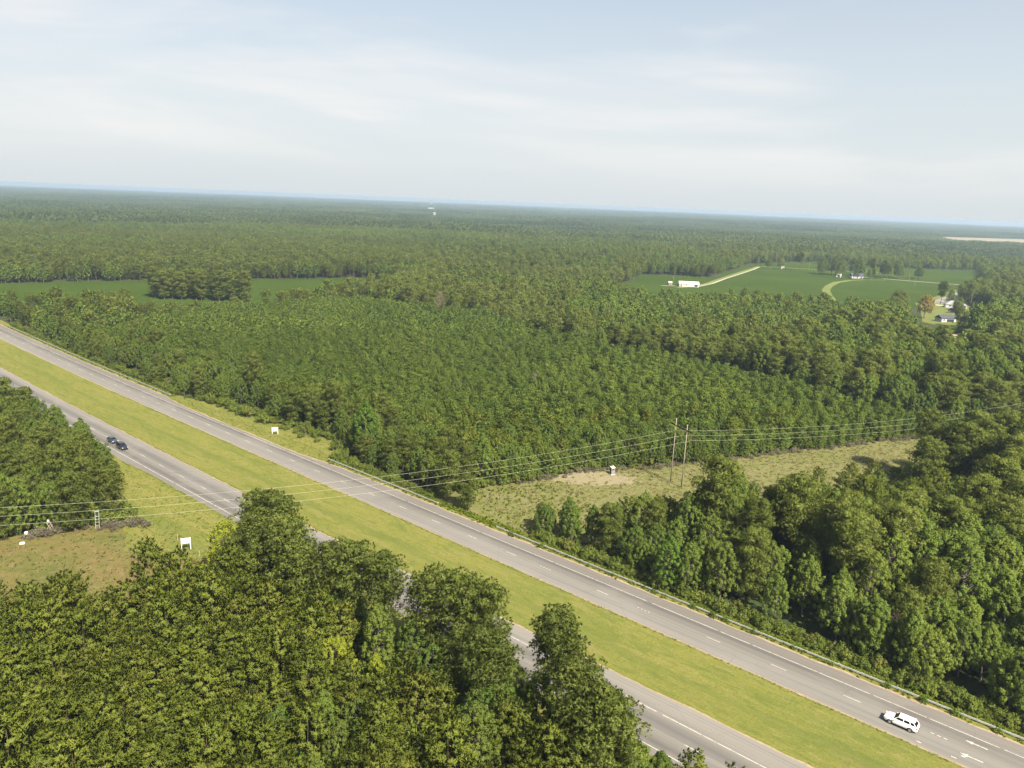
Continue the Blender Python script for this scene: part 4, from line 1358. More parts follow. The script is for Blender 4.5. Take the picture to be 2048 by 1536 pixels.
# ------------------------------------------------------------------ undergrowth, grass and weeds
BUSH = []
for q in range(4):
    (V, F, v, nv), (wV, wF) = bush(400 + q, 2.0 + .3 * q, 1.5 + .15 * q)
    BUSH.append(mk_mesh('bush_%d' % q, np.concatenate([V, wV]), [(F, 0), (wF + len(V), 1)], [M['shrub'], M['bark']], attr=np.concatenate([v, np.full(len(wV), .5)]), nrm=np.concatenate([nv, np.zeros((len(wV), 3))])))
def stuff_pts(x, y, z, smin, smax, nvar, rg):
    n = len(x)
    s_ = rg.uniform(smin, smax, n)
    return np.stack([x, y, np.broadcast_to(z, n), rg.uniform(0, 6.283, n), s_, s_ * rg.uniform(.8, 1.25, n), rg.integers(0, nvar, n)], 1)
rgs = np.random.default_rng(77)
B = []
s = rgs.uniform(-70, 62, 420); n = 10.2 + np.abs(rgs.normal(0, 1.6, 420)); x, y = sn(s, n); B.append(stuff_pts(x, y, .05, .45, 1.1, 4, rgs))
s = rgs.uniform(96, 140, 90); n = 9.6 + np.abs(rgs.normal(0, 1.4, 90)); x, y = sn(s, n); B.append(stuff_pts(x, y, .05, .4, 1.0, 4, rgs))
s = rgs.uniform(136, 234, 150); n = np.interp(s, [136, 142, 154, 160, 180, 203, 226, 234], [12, 16, 22.5, 21, 20, 19, 14.5, 12]) + rgs.normal(0, 1.0, 150); x, y = sn(s, n); B.append(stuff_pts(x, y, .05, .35, .9, 4, rgs))
s = rgs.uniform(234, 440, 330); n = 11 + np.abs(rgs.normal(0, 1.1, 330)); x, y = sn(s, n); B.append(stuff_pts(x, y, .05, .45, 1.1, 4, rgs))
u = rgs.uniform(-64, -38, 60); v = -14.5 - np.abs(rgs.normal(0, 2.5, 60)); P = PC + PD * u[:, None] + PN * v[:, None]; B.append(stuff_pts(P[:, 0], P[:, 1], .03, .7, 1.4, 4, rgs))
u = rgs.uniform(-58, 130, 260); v = np.interp(u, [-60, -35, -20, 0, 130], [-12, -14.5, -17, -14, -13.5]) - .8 - np.abs(rgs.normal(0, 1.6, 260)); P = PC + PD * u[:, None] + PN * v[:, None]; B.append(stuff_pts(P[:, 0], P[:, 1], .03, .4, 1.0, 4, rgs))
u = rgs.uniform(-215, -142, 190); v = -18.0 - np.abs(rgs.normal(0, 1.8, 190)); P = PC + PD * u[:, None] + PN * v[:, None]; B.append(stuff_pts(P[:, 0], P[:, 1], .03, .6, 1.7, 4, rgs))
s = rgs.uniform(140, 300, 260); n = np.interp(s, [140, 150, 168, 182, 200, 300], [-53, -50, -44.5, -40, -37.5, -37.5]) - np.abs(rgs.normal(0, 1.5, 260)); x, y = sn(s, n); B.append(stuff_pts(x, y, .03, .6, 1.6, 4, rgs))
# understory through the near plantation and the roadside rows
x = rgs.uniform(-120, 60, 6500); y = rgs.uniform(40, 165, 6500)
s_, n_ = to_sn(x, y); u_, v_ = to_pw(x, y)
k = (n_ < -41) & (v_ > 32)
B.append(stuff_pts(x[k], y[k], .0, .8, 2.0, 4, rgs))
x = rgs.uniform(-150, 130, 3600); y = rgs.uniform(170, 330, 3600)
s_, n_ = to_sn(x, y); u_, v_ = to_pw(x, y)
k = (n_ > 14) & (v_ < -19) & in_view(x, y, 10)
B.append(stuff_pts(x[k], y[k], .0, .6, 1.5, 4, rgs))
M['brush'] = leaf_mat('dead_brush', (0.085, 0.075, 0.052), (0.125, 0.112, 0.078), (0.17, 0.155, 0.11), 0.2)
DRY = []
for q in range(2):
    (V, F, v, nv), (wV, wF) = bush(430 + q, 1.6, 1.3, k=12)
    DRY.append(mk_mesh('brush_%d' % q, np.concatenate([V, wV]), [(F, 0), (wF + len(V), 1)], [M['brush'], M['bark_dead']], attr=np.concatenate([v, np.full(len(wV), .5)])))
u = rgs.uniform(-164, -121, 70); v = -15.5 + rgs.normal(0, 1.0, 70); P = PC + PD * u[:, None] + PN * v[:, None]; s, n = to_sn(P[:, 0], P[:, 1]); k = n < -49
D_ = [stuff_pts(P[k, 0], P[k, 1], .03, .5, 1.1, 2, rgs)]
u = rgs.uniform(-45, 130, 150); v = np.interp(u, [-60, -35, -20, 0, 130], [-12, -14.5, -17, -14, -13.5]) + .3 + rgs.normal(0, .7, 150); P = PC + PD * u[:, None] + PN * v[:, None]; D_.append(stuff_pts(P[:, 0], P[:, 1], .03, .4, 1.0, 2, rgs))
instancer('dry_brush', np.concatenate(D_), DRY, 'brown dead brush along the edges of the power line clearing', 'brush')
instancer('undergrowth', np.concatenate(B), BUSH, 'leafy undergrowth along the wood edges and beneath the trees', 'undergrowth')

def tuft_mesh(name, seed, nb, L, w, spread, mat, up=1.0):
    rg = np.random.default_rng(seed)
    cen = np.stack([rg.normal(0, .12, 3), rg.normal(0, .12, 3), np.zeros(3) + .01], 1)
    V, F, v, nv = tufts(rg, cen, np.tile([[0, 0, up]], (3, 1)), nb, L, w, spread, rg.uniform(.2, .8, 3))
    V[:, 2] = np.maximum(V[:, 2], 0)
    return mk_mesh(name, V, [(F, 0)], [mat], attr=v, nrm=nv)
GR = [tuft_mesh('grass_tuft_%d' % q, 500 + q, 9, .22, .028, .9, M['grass_blade']) for q in range(3)]
WD = [tuft_mesh('weed_tuft_%d' % q, 520 + q, 8, .55, .035, .8, M['weed']) for q in range(3)]
WG = [tuft_mesh('verge_tuft_%d' % q, 540 + q, 7, .6, .07, .6, M['weed_green']) for q in range(3)]
def vz(n):
    return np.interp(n, [-43, -40, -36.5, -34, -23, -18.6, -15.5, -12.5, -8.5, -4.9, 6.5, 8, 10.2, 11.6], [.03, .12, .30, .45, .45, .30, .10, .08, .28, .45, .45, .42, .22, .03])
P = []
for nf, cnt, w_ in ((lambda s: np.full_like(s, -4.95), 1300, -.5), (lambda s: l_inner(s) + .2, 1300, .5), (lambda s: l_outer(s) - .15, 1200, -.6)):
    s = rgs.uniform(-70, 260, cnt); n = nf(s) + w_ * np.abs(rgs.normal(0, .5, cnt)); x, y = sn(s, n)
    P.append(stuff_pts(x, y, vz(n), .4, 1.0, 3, rgs))
s = rgs.uniform(100, 175, 1200); n = rgs.uniform(-50, -34.3, 1200); x, y = sn(s, n); k = road_clear(x, y); P.append(stuff_pts(x[k], y[k], vz(n[k]), .5, 1.2, 3, rgs))
s = rgs.uniform(136, 236, 1500); n = rgs.uniform(5, 21, 1500); x, y = sn(s, n); k = road_clear(x, y) & (n > r_outer(s) + .2); P.append(stuff_pts(x[k], y[k], vz(n[k]), .5, 1.2, 3, rgs))
P = np.concatenate(P)
instancer('median_grass', P, GR, 'short yellow-green grass of the median and mown road margins', 'grass')
P = []
s = rgs.uniform(-70, 138, 5200); n = np.where(rgs.random(5200) < .10, r_outer(s) + .4, 8.15) + np.abs(rgs.normal(0, 1.1, 5200)); n = np.minimum(n, 11); x, y = sn(s, n); P.append(stuff_pts(x, y, vz(n), .5, 1.25, 3, rgs))
s = rgs.uniform(236, 430, 3000); n = np.where(rgs.random(3000) < .12, r_outer(s) + .4, 8.5) + np.abs(rgs.normal(0, 1.0, 3000)); n = np.minimum(n, 11.5); x, y = sn(s, n); P.append(stuff_pts(x, y, vz(n), .5, 1.2, 3, rgs))
u = rgs.uniform(-60, -30, 520); v = rgs.uniform(-12, 20, 520); q = PC + PD * u[:, None] + PN * v[:, None]; s, n = to_sn(q[:, 0], q[:, 1]); k = (n > 10); P.append(stuff_pts(q[k, 0], q[k, 1], .04, .5, 1.2, 3, rgs))
instancer('verge_weeds', np.concatenate(P), WG, 'rank bright green weeds along the guardrail', 'weeds')
P = []
u = rgs.uniform(-58, 140, 4500); v = rgs.uniform(-15, 24, 4500); q = PC + PD * u[:, None] + PN * v[:, None]; s, n = to_sn(q[:, 0], q[:, 1]); k = n > 10.5
bare_spot = np.hypot((q[:, 0] - 24) / 15, (q[:, 1] - 203.5) / 6) < .85
k &= ~(bare_spot & (rgs.random(4500) < .85)); P.append(stuff_pts(q[k, 0], q[k, 1], .04, .5, 1.3, 3, rgs))
u = rgs.uniform(-230, -112, 2600); v = rgs.uniform(-17, 28, 2600); q = PC + PD * u[:, None] + PN * v[:, None]; s, n = to_sn(q[:, 0], q[:, 1]); k = n < -46; P.append(stuff_pts(q[k, 0], q[k, 1], .04, .45, 1.1, 3, rgs))
instancer('meadow_weeds', np.concatenate(P), WD, 'dry brownish weeds of the power line meadow and clearing', 'weeds')

# ------------------------------------------------------------------ guardrails
M['galv'] = flat('galvanised_steel', (0.50, 0.51, 0.50), rough=.45, metallic=.55, spec=.5)
M['post'] = flat('weathered_post', (0.20, 0.165, 0.125), rough=.9)
def rail_panel_mesh(L):
    prof = [(-.02, .30), (.06, .335), (.06, .40), (-.02, .455), (.06, .51), (.06, .575), (-.02, .61)]
    V = []; F = []
    k = len(prof)
    for x in (0, L):
        V += [(x, -d_, z) for d_, z in prof]
        V += [(x, -d_ + .012, z) for d_, z in prof]
    for j in range(k - 1):
        F.append((j, j + 1, 2 * k + j + 1, 2 * k + j))
        F.append((k + j + 1, k + j, 3 * k + j, 3 * k + j + 1))
    F.append((0, 2 * k, 3 * k, k)); F.append((k - 1, 2 * k - 1, 4 * k - 1, 3 * k - 1))
    F += [tuple([0 + j for j in (0,)]) for _ in ()]
    b = MB(); b.add(V, F)
    return b.mesh('rail_panel', M['galv'])
PANEL = rail_panel_mesh(3.86)
_pb = MB(); _pb.box((0, .10, .22), (.15, .18, .80)); POSTM = _pb.mesh('post', M['post'])
_bb = MB(); _bb.box((0, 0.005, .45), (.14, .10, .30)); BLOCKM = _bb.mesh('spacer_block', M['post'])
_eb = MB(); _eb.loft([[(0, .02, .28), (0, -.10, .28), (0, -.10, .64), (0, .02, .64)], [(-.35, .10, .26), (-.35, -.06, .26), (-.35, -.06, .66), (-.35, .10, .66)], [(-.5, .28, .30), (-.5, .16, .30), (-.5, .16, .62), (-.5, .28, .62)]]); ENDM = _eb.mesh('rail_end', M['galv'])
def guardrail(s0, s1, label, n0=7.75, ends=(True, True)):
    x0, y0 = map(float, sn(s0, n0))
    r_ = empty('guardrail', (x0, y0, .40))
    tag(r_, label, 'guardrail', 'guardrails of the far carriageway')
    k = int((s1 - s0) / 3.81)
    for i in range(k):
        a = s0 + i * 3.81
        xa, ya = map(float, sn(a, n0)); xb, yb = map(float, sn(a + 3.81, n0))
        ang = math.atan2(yb - ya, xb - xa)
        # the face of the beam looks at the carriageway
        o = link('rail_panel', PANEL, r_); o.location = (xa - x0, ya - y0, rp.uniform(-.012, .012)); o.rotation_euler = (0, 0, ang + math.pi if False else ang)
        o.scale = (1, -1, 1)
        for f in (0.0, .5):
            q = link('post', POSTM, r_); q.location = (xa - x0 + (xb - xa) * f, ya - y0 + (yb - ya) * f, 0); q.rotation_euler = (0, 0, ang); q.scale = (1, -1, 1)
            q2 = link('spacer_block', BLOCKM, r_); q2.location = (q.location.x, q.location.y, 0); q2.rotation_euler = (0, 0, ang); q2.scale = (1, -1, 1)
    if ends[0]:
        xa, ya = map(float, sn(s0, n0)); xb, yb = map(float, sn(s0 + 1, n0))
        e = link('rail_end', ENDM, r_); e.location = (0, 0, 0); e.rotation_euler = (0, 0, math.atan2(yb - ya, xb - xa)); e.scale = (1, -1, 1)
    if ends[1]:
        a = s0 + k * 3.81
        xa, ya = map(float, sn(a, n0)); xb, yb = map(float, sn(a + 1, n0))
        e = link('rail_end', ENDM, r_); e.location = (xa - x0, ya - y0, 0); e.rotation_euler = (0, 0, math.atan2(yb - ya, xb - xa)); e.scale = (-1, -1, 1)
    return r_
guardrail(-70, 73.5, 'long steel guardrail along the wood beside the white car', ends=(False, True))
guardrail(92, 138, 'short overgrown steel guardrail between the grass bay and the meadow')
guardrail(238.6, 440, 'distant steel guardrail at the upper left beyond the grass bay', n0=8.1, ends=(True, False))
# clumps of weeds growing through the near guardrail
clump = []
for q, s in enumerate([-33, -27.2, -22.5, -17, -8, -1, 6.5, 12, 14.5, 19, 27.5, 30, 44, 57, 66]):
    (V, F, v, nv), (wV, wF) = bush(600 + q % 3, .9, .55, k=10)
    if q < 3:
        V = V.copy(); me = mk_mesh('weed_clump', V, [(F, 0)], [M['leaf']], attr=v); clump.append(me)
    x, y = map(float, sn(s, 7.35 + .2 * math.sin(q * 3)))
    o = link('weed_clump', clump[q % 3]); o.location = (x, y, .42); o.scale = (.8 + .2 * math.sin(q),) * 3
    tag(o, 'dark green weed clump growing through the near guardrail', 'weed', 'weed clumps at the guardrail')

# ------------------------------------------------------------------ power line
M['pole'] = mat_bark('pole_wood', (0.19, 0.165, 0.13), (0.30, 0.265, 0.215))
M['arm'] = mat_bark('dark_timber', (0.020, 0.016, 0.012), (0.045, 0.035, 0.026))
M['insul'] = flat('brown_insulator', (0.19, 0.085, 0.045), rough=.35, spec=.5)
M['wire'] = flat('aluminium_wire', (0.40, 0.40, 0.31), rough=.7, metallic=.1)
pA = np.array([47.5, 203.2]); pB = pA + np.array([2.2, -4.5])
fr = empty('power_pole_frame', (float(pA[0] + pB[0]) / 2, float(pA[1] + pB[1]) / 2, 0))
tag(fr, 'wooden H-frame power pole pair with dark crossarm in the meadow corridor', 'power pole')
ctr = (pA + pB) / 2
ARM_Z = 17.2
for p, h in ((pA, 19.4), (pB, 18.9)):
    q = p - ctr
    MB().tube([(q[0], q[1], 0), (q[0], q[1], h * .5), (q[0] , q[1], h)], [.17, .14, .10], 10).build('pole', M['pole'], fr, smooth=True)
e0 = -PN * 5.3; e1 = PN * 5.3
for off in (-.16, .16):
    o_ = PD * off
    MB().box((o_[0], o_[1], ARM_Z), (10.6, .10, .26), Matrix.Rotation(math.atan2(PN[1], PN[0]), 3, 'Z')).build('crossarm', M['arm'], fr)
qa, qb = pA - ctr, pB - ctr
for (a, za, b, zb, dy) in ((qa, 12.2, qb, 16.0, .05), (qb, 12.2, qa, 16.0, -.05)):
    MB().tube([(a[0] + PD[0] * dy, a[1] + PD[1] * dy, za), (b[0] + PD[0] * dy, b[1] + PD[1] * dy, zb)], .05, 6).build('brace', M['arm'], fr)
ATT = []
for off in (-4.7, 0, 4.7):
    c_ = PN * off
    b = MB(); b.tube([(c_[0], c_[1], ARM_Z - .1), (c_[0], c_[1], ARM_Z - 2.3)], .035, 6)
    for j in range(9):
        z = ARM_Z - .45 - j * .2
        b.tube([(c_[0], c_[1], z), (c_[0], c_[1], z - .03), (c_[0], c_[1], z - .08)], [.05, .15, .14], 8)
    b.build('insulator', M['insul'], fr, smooth=True)
    ATT.append((ctr + c_, ARM_Z - 2.35))
for i, (off, who) in enumerate(zip((-4.7, 0, 4.7), ('far', 'middle', 'near'))):
    P = []
    z0 = ATT[i][1]
    for u in np.linspace(-215, 0, 45):
        zl = 10.0 + (z0 - 10.0) * ((u + 100) / 100) ** 2
        q = ctr + PN * off + PD * u; P.append((q[0], q[1], zl))
    for u in np.linspace(4, 215, 40):
        zl = 11.0 + (z0 - 11.0) * ((u - 95) / 95) ** 2
        q = ctr + PN * off + PD * u; P.append((q[0], q[1], zl))
    o = MB().tube(P, .020, 5).build('power_cable', M['wire'], None, smooth=True)
    tag(o, {'far': 'uppermost power cable crossing the highway in the picture', 'middle': 'middle power cable of the three crossing the highway', 'near': 'lowest power cable of the three crossing the highway'}[who], 'cable', 'power cables')
for off, h, nm in ((-2.5, 19.3, 'thin earth wire from the left pole top'), (2.5, 18.8, 'thin earth wire from the right pole top')):
    P = []
    for u in list(np.linspace(-215, 0, 30)) + list(np.linspace(4, 215, 30)):
        c0 = -100 if u <= 0 else 95
        zl = (h - 2.6) + 2.6 * ((u - c0) / abs(c0)) ** 2
        q = ctr + PN * off + PD * u; P.append((q[0], q[1], zl))
    tag(MB().tube(P, .009, 4).build('earth_wire', M['arm'], None), nm + ' of the H-frame', 'cable', 'power cables')

# ------------------------------------------------------------------ signs, booth, small things of the meadow
M['white'] = flat('white_board', (0.688, 0.679, 0.654), rough=.6)
M['plastic_grey'] = flat('grey_plastic', (0.22, 0.19, 0.20), rough=.5)
M['plastic_dark'] = flat('dark_plastic', (0.035, 0.035, 0.042), rough=.5)
M['wood_grey'] = mat_bark('grey_wood', (0.25, 0.21, 0.17), (0.42, 0.37, 0.31))
def sign_board(x, y, rz, w, h, leg, label):
    r_ = empty('sign_board', (x, y, 0.05), rz)
    tag(r_, label, 'sign', 'white roadside boards')
    for s_ in (-1, 1):
        MB().box((s_ * (w / 2 - .06), 0, (leg + h) / 2), (.15, .15, leg + h + .12)).build('post', M['white'], r_, bevel=.01)
    MB().box((0, -.11, leg + h / 2), (w - .02, .06, h)).build('panel', M['white'], r_, bevel=.01)
    for z in (leg + .15, leg + h - .15):
        MB().box((0, -.062, z), (w - .35, .035, .10)).build('rail', M['white'], r_)
    return r_
sign_board(-77.5, 231.8, R(16), 1.9, 1.25, 1.15, 'white blank sign board on two posts in the grass bay by the trees')
sign_board(-70.5, 149.0, R(22), 1.9, 1.25, 1.6, 'white blank sign board on two posts at the edge of the brown clearing')

bo = empty('portable_toilet', (30.9, 207.3, .05), R(20))
tag(bo, 'white-roofed upright booth standing alone on the pale meadow', 'booth')
MB().box((0, 0, 1.1), (1.15, 1.15, 2.05)).build('cabin', M['plastic_grey'], bo, bevel=.02)
b = MB(); b.box((0, 0, .08), (1.2, 1.2, .15)); b.build('base', M['white'], bo)
b = MB(); b.loft([[(-.62, -.62, 2.12), (.62, -.62, 2.12), (.62, .62, 2.12), (-.62, .62, 2.12)], [(-.60, -.60, 2.28), (.60, -.60, 2.28), (.60, .60, 2.28), (-.60, .60, 2.28)], [(-.40, -.40, 2.42), (.40, -.40, 2.42), (.40, .40, 2.42), (-.40, .40, 2.42)]]); b.build('roof', M['white'], bo)
dd = MB().box((0, -.59, 1.05), (.80, .03, 1.8)).build('door', M['plastic_grey'], bo)
MB().box((.0, -.61, 1.62), (.66, .025, .42)).build('door_vent', M['plastic_dark'], dd)
MB().box((-.585, 0, 1.15), (.03, .8, 1.5)).build('side_panel', M['plastic_dark'], bo)  # dark panel that paints in the shade on the booth's left face
MB().tube([(.35, .4, 2.3), (.35, .4, 2.75)], .05, 8).build('vent_pipe', M['white'], bo)

ds = empty('deer_stand', (-95.2, 158.3, 0), R(15))
ds.scale = (.95, .95, 1.25)
tag(ds, 'pale metal ladder stand leaning at the wood edge above the clearing', 'ladder stand')
for s_ in (-.42, .42):
    MB().tube([(s_, -.5, 0), (s_, 0.1, 3.2)], .06, 6).build('rail', M['galv'], ds)
for z in (.6, 1.15, 1.7, 2.25):
    MB().tube([(-.42, -.5 + z * .1875, z), (.42, -.5 + z * .1875, z)], .035, 6).build('rung', M['galv'], ds)
MB().box((0, .1, 3.22), (1.0, .30, .12)).build('seat', M['galv'], ds)
MB().box((0, .35, 2.3), (.7, .06, .9)).build('back_panel', M['plastic_dark'], ds)

fd = empty('game_feeder', (-107.5, 151.5, 0.03), R(-10))
tag(fd, 'white drum on leaning timber legs at the upper edge of the brown clearing', 'feeder')
MB().tube([(0, 0, .9), (0, 0, 1.0), (0, 0, 1.5), (0, 0, 1.55)], [.2, .33, .33, .25], 12).build('drum', M['white'], fd)
for a in range(3):
    t = a * 2.094 + .4
    MB().tube([(math.cos(t) * .75, math.sin(t) * .75, 0), (math.cos(t) * .25, math.sin(t) * .25, 1.3)], .05, 6).build('leg', M['wood_grey'], fd)
lb = MB(); lb.loft([[(-.5, -.22, .05), (.5, -.22, .05), (.5, .22, .05), (-.5, .22, .05)], [(-.42, -.2, .42), (.42, -.2, .42), (.42, .2, .42), (-.42, .2, .42)]])
lo = lb.build('white_tub', M['white']); lo.location = (-106.6, 148.6, .04); lo.rotation_euler = (0, 0, .3)
tag(lo, 'small white tub lying in the clearing below the drum feeder', 'tub')
wp = empty('wood_pile', (-104.6, 154.6, .03), R(25))
tag(wp, 'grey collapsed timber frame leaning into the wood edge by the feeder', 'timber')
for q, (a, b_) in enumerate([((-.9, 0, 0), (1.2, .7, 2.6)), ((-.3, .5, 0), (1.6, .9, 2.3)), ((.9, -.3, 0), (-.2, .8, 2.1)), ((1.4, .1, 0), (.3, .9, 2.4)), ((-.2, .75, 2.0), (1.7, .85, 2.2))]):
    MB().tube([a, b_], .055, 6).build('beam', M['wood_grey'], wp)
MB().box((.7, .95, 2.55), (1.6, .8, .06), Matrix.Rotation(.45, 3, 'X')).build('roof_board', M['wood_grey'], wp)
for q, (x, y, lab) in enumerate([(-74.5, 153.6, 'leaning grey fence post left of the clearing sign'), (-73.0, 151.8, 'short grey fence post nearest the clearing sign'), (-66.6, 146.5, 'grey fence post right of the clearing sign'), (-2.5, 184.0, 'pale stake among the flowers of the meadow near the far carriageway'), (7.0, 180.5, 'pale stake farther along the meadow edge'), (8.6, 179.6, 'pale stake next to the bushes at the meadow edge')]):
    o = MB().tube([(0, 0, 0), (.03 * math.sin(q), .02, 1.1), (.06 * math.sin(q * 2), .03, 1.35)], [.07, .065, .05], 7).build('fence_post', M['wood_grey'])
    o.location = (x, y, .03)
    tag(o, lab, 'post', 'weathered posts')

# ------------------------------------------------------------------ vehicles
def car_paint(name, c, rough=.25):
    m = new_mat(name); nt = NT(m.node_tree)
    p = nt.n('ShaderNodeBsdfPrincipled')
    p.inputs['Base Color'].default_value = (*c, 1)
    p.inputs['Roughness'].default_value = rough
    p.inputs['Coat Weight'].default_value = .6
    p.inputs['Coat Roughness'].default_value = .08
    o = nt.n('ShaderNodeOutputMaterial'); nt.l(p.outputs[0], o.inputs['Surface'])
    return m
M['car_white'] = car_paint('white_car_paint', (.78, .78, .76))
M['car_dark'] = car_paint('dark_car_paint', (.012, .015, .022))
M['car_blue'] = car_paint('slate_car_paint', (.030, .040, .055))
M['glass'] = flat('tinted_glass', (.010, .011, .013), rough=.06, spec=.6)
M['tyre'] = flat('tyre_rubber', (.016, .016, .016), rough=.9)
M['rim'] = flat('alloy_rim', (.45, .45, .45), rough=.35, metallic=.8)
M['trim'] = flat('black_trim', (.02, .02, .02), rough=.6)
M['lamp'] = flat('clear_lamp', (.75, .75, .75), rough=.1, spec=.6)
M['red_lamp'] = flat('red_lamp', (.35, .012, .010), rough=.2, spec=.5)

def car(name, label, cat, loc, heading, paint, L=4.8, Wd=1.9, Ht=1.72, pickup=False):
    """nose along local +x"""
    r_ = empty(name, loc, heading)
    tag(r_, label, cat, 'vehicles on the highway')
    hw = Wd / 2; h = Ht
    f = L / 2
    # lower body: stations nose to tail (x, z_low, z_belt, half width, tuck)
    st = [(f, .42, .74, hw * .70), (f - .10, .32, .86, hw * .86), (f - .45, .27, .98, hw * .96), (f - 1.15, .25, 1.06, hw), (f - 1.5, .25, 1.09, hw), (0, .25, 1.08, hw), (-f + 1.4, .25, 1.10, hw), (-f + .5, .27, 1.12, hw * .985), (-f + .12, .34, 1.08, hw * .93), (-f, .46, .95, hw * .84)]
    rings = []
    for x, zl, zb, w in st:
        zm = zl + (zb - zl) * .55
        rings.append([(x, -w * .90, zl), (x, -w, zl + .18), (x, -w, zm), (x, -w * .965, zb - .06), (x, -w * .90, zb), (x, 0, zb + .025), (x, w * .90, zb), (x, w * .965, zb - .06), (x, w, zm), (x, w, zl + .18), (x, w * .90, zl)])
    MB().loft(rings).build('body', paint, r_, smooth=True, bevel=0)
    # cabin: glass house and painted roof and pillars
    x_f, x_fr, x_rr, x_r = (f - 1.35, f - 2.05, -f + .75, -f + .18) if not pickup else (f - 1.55, f - 2.2, -f + 2.25, -f + 1.95)
    zb = 1.09; zt = h - .07
    wb = hw * .90; wt_ = hw * .72
    g = [[(x_f, -wb, zb), (x_fr, -wt_, zt), (x_rr, -wt_, zt), (x_r, -wb, zb)], [(x_f, wb, zb), (x_fr, wt_, zt), (x_rr, wt_, zt), (x_r, wb, zb)]]
    a, b = g
    def pane(nm, q, out=.004):
        c = [Vector(p) for p in q]
        n_ = (c[1] - c[0]).cross(c[2] - c[0]).normalized()
        ce = sum(c, Vector()) / len(c)
        if n_.dot(ce - Vector((0, 0, 1.2))) < 0: n_ = -n_
        V = [tuple(p + n_ * out) for p in c] + [tuple(p - n_ * .03) for p in c]
        k = len(c)
        F = [tuple(range(k)), tuple(range(2 * k - 1, k - 1, -1))] + [(i, k + i, k + (i + 1) % k, (i + 1) % k) for i in range(k)]
        MB().add(V, F).build(nm, M['glass'], r_)
    lerp = lambda p, q, t: tuple(p[i] + (q[i] - p[i]) * t for i in range(3))
    # solid cabin shell in paint, panes proud of it
    sh = MB(); sh.add(a + b, [(0, 1, 2, 3), (7, 6, 5, 4), (0, 4, 5, 1), (1, 5, 6, 2), (2, 6, 7, 3), (3, 7, 4, 0)])
    sh.build('cabin_shell', paint, r_)
    ins = .08
    def quad_inset(q, t1=.10, t2=.05):
        c = sum((Vector(p) for p in q), Vector()) / 4
        return [tuple(Vector(p) + (c - Vector(p)) * t1) for p in q]
    pane('windscreen', quad_inset([a[0], b[0], b[1], a[1]], .08))
    pane('rear_window', quad_inset([a[3], b[3], b[2], a[2]], .14))
    for sgn, q in ((-1, a), (1, b)):
        # side glass cut into door windows by pillars
        cuts = (.06, .40, .44, .72, .76, .95) if not pickup else (.06, .48, .53, .94)
        for i in range(0, len(cuts), 2):
            t0, t1 = cuts[i], cuts[i + 1]
            lo0, lo1 = lerp(q[0], q[3], t0), lerp(q[0], q[3], t1)
            hi0, hi1 = lerp(q[1], q[2], max(0, (t0 - .12) / .80)), lerp(q[1], q[2], min(1, (t1 - .10) / .85))
            pane('side_window', [lerp(lo0, hi0, .20), lerp(lo1, hi1, .20), lerp(lo1, hi1, .84), lerp(lo0, hi0, .84)])
    rf = MB(); rf.loft([[(x_fr + .06, -wt_ - .02, zt), (x_fr + .06, wt_ + .02, zt), (x_rr - .12, wt_ + .02, zt), (x_rr - .12, -wt_ - .02, zt)], [(x_fr - .1, -wt_ + .12, h), (x_fr - .1, wt_ - .12, h), (x_rr + .05, wt_ - .12, h), (x_rr + .05, -wt_ + .12, h)]])
    rf.build('roof', paint, r_, bevel=.02)
    if not pickup:
        for s_ in (-1, 1):
            MB().tube([(x_fr - .1, s_ * (wt_ - .05), h + .035), (x_rr + .1, s_ * (wt_ - .05), h + .035)], .025, 6).build('roof_rail', M['trim'], r_)
        MB().box((x_rr - .10, 0, h - .02), (.28, wt_ * 1.7, .04)).build('spoiler', paint, r_)
    else:
        MB().box((-f + 1.05, 0, 1.13), (1.75, Wd * .80, .05)).build('bed_floor', M['trim'], r_)
        for s_ in (-1, 1):
            MB().box((-f + 1.05, s_ * hw * .87, 1.16), (1.85, .09, .14)).build('bed_side', paint, r_)
        MB().box((-f + .10, 0, 1.12), (.08, Wd * .82, .20)).build('tailgate', paint, r_)
    # wheels
    wbse = L * .59
    for sx in (1, -1):
        for sy in (-1, 1):
            cx_, cy_ = sx * wbse / 2 + .03, sy * (hw - .10)
            arch = MB()
            pts = [(cx_ + math.cos(t) * .43, cy_ + sy * .115, .36 + math.sin(t) * .43) for t in np.linspace(-.25, math.pi + .25, 12)]
            pin = [(cx_ + math.cos(t) * .34, cy_ + sy * .115, .36 + math.sin(t) * .34) for t in np.linspace(-.25, math.pi + .25, 12)]
            arch.add(pts + pin, [(i, i + 1, 13 + i, 12 + i) for i in range(11)])
            arch.build('wheel_arch', M['trim'], r_)
            wh = empty('wheel', (cx_, cy_, .36)); wh.parent = r_
            MB().tube([(0, sy * -.11, 0), (0, sy * -.09, 0), (0, sy * .11, 0), (0, sy * .135, 0)], [.33, .36, .36, .32], 20).build('tyre', M['tyre'], wh, smooth=False)
            MB().tube([(0, sy * .10, 0), (0, sy * .145, 0)], [.24, .22], 14).build('rim', M['rim'], wh)
    for s_ in (-1, 1):
        MB().box((f - .20, s_ * hw * .68, .80), (.30, .38, .14), Matrix.Rotation(-s_ * .35, 3, 'Z')).build('headlight', M['lamp'], r_, bevel=.02)
        MB().box((-f + .12, s_ * hw * .78, .98), (.20, .30, .20)).build('tail_light', M['red_lamp'], r_, bevel=.02)
        MB().box((x_f - .25, s_ * (hw + .08), 1.12), (.16, .20, .14)).build('mirror', paint, r_, bevel=.02)
        MB().box((0, s_ * (hw + .005), .33), (L * .40, .04, .13)).build('sill_trim', M['trim'], r_)
    MB().box((f - .03, 0, .62), (.10, Wd * .55, .20)).build('grille', M['trim'], r_, bevel=.02)
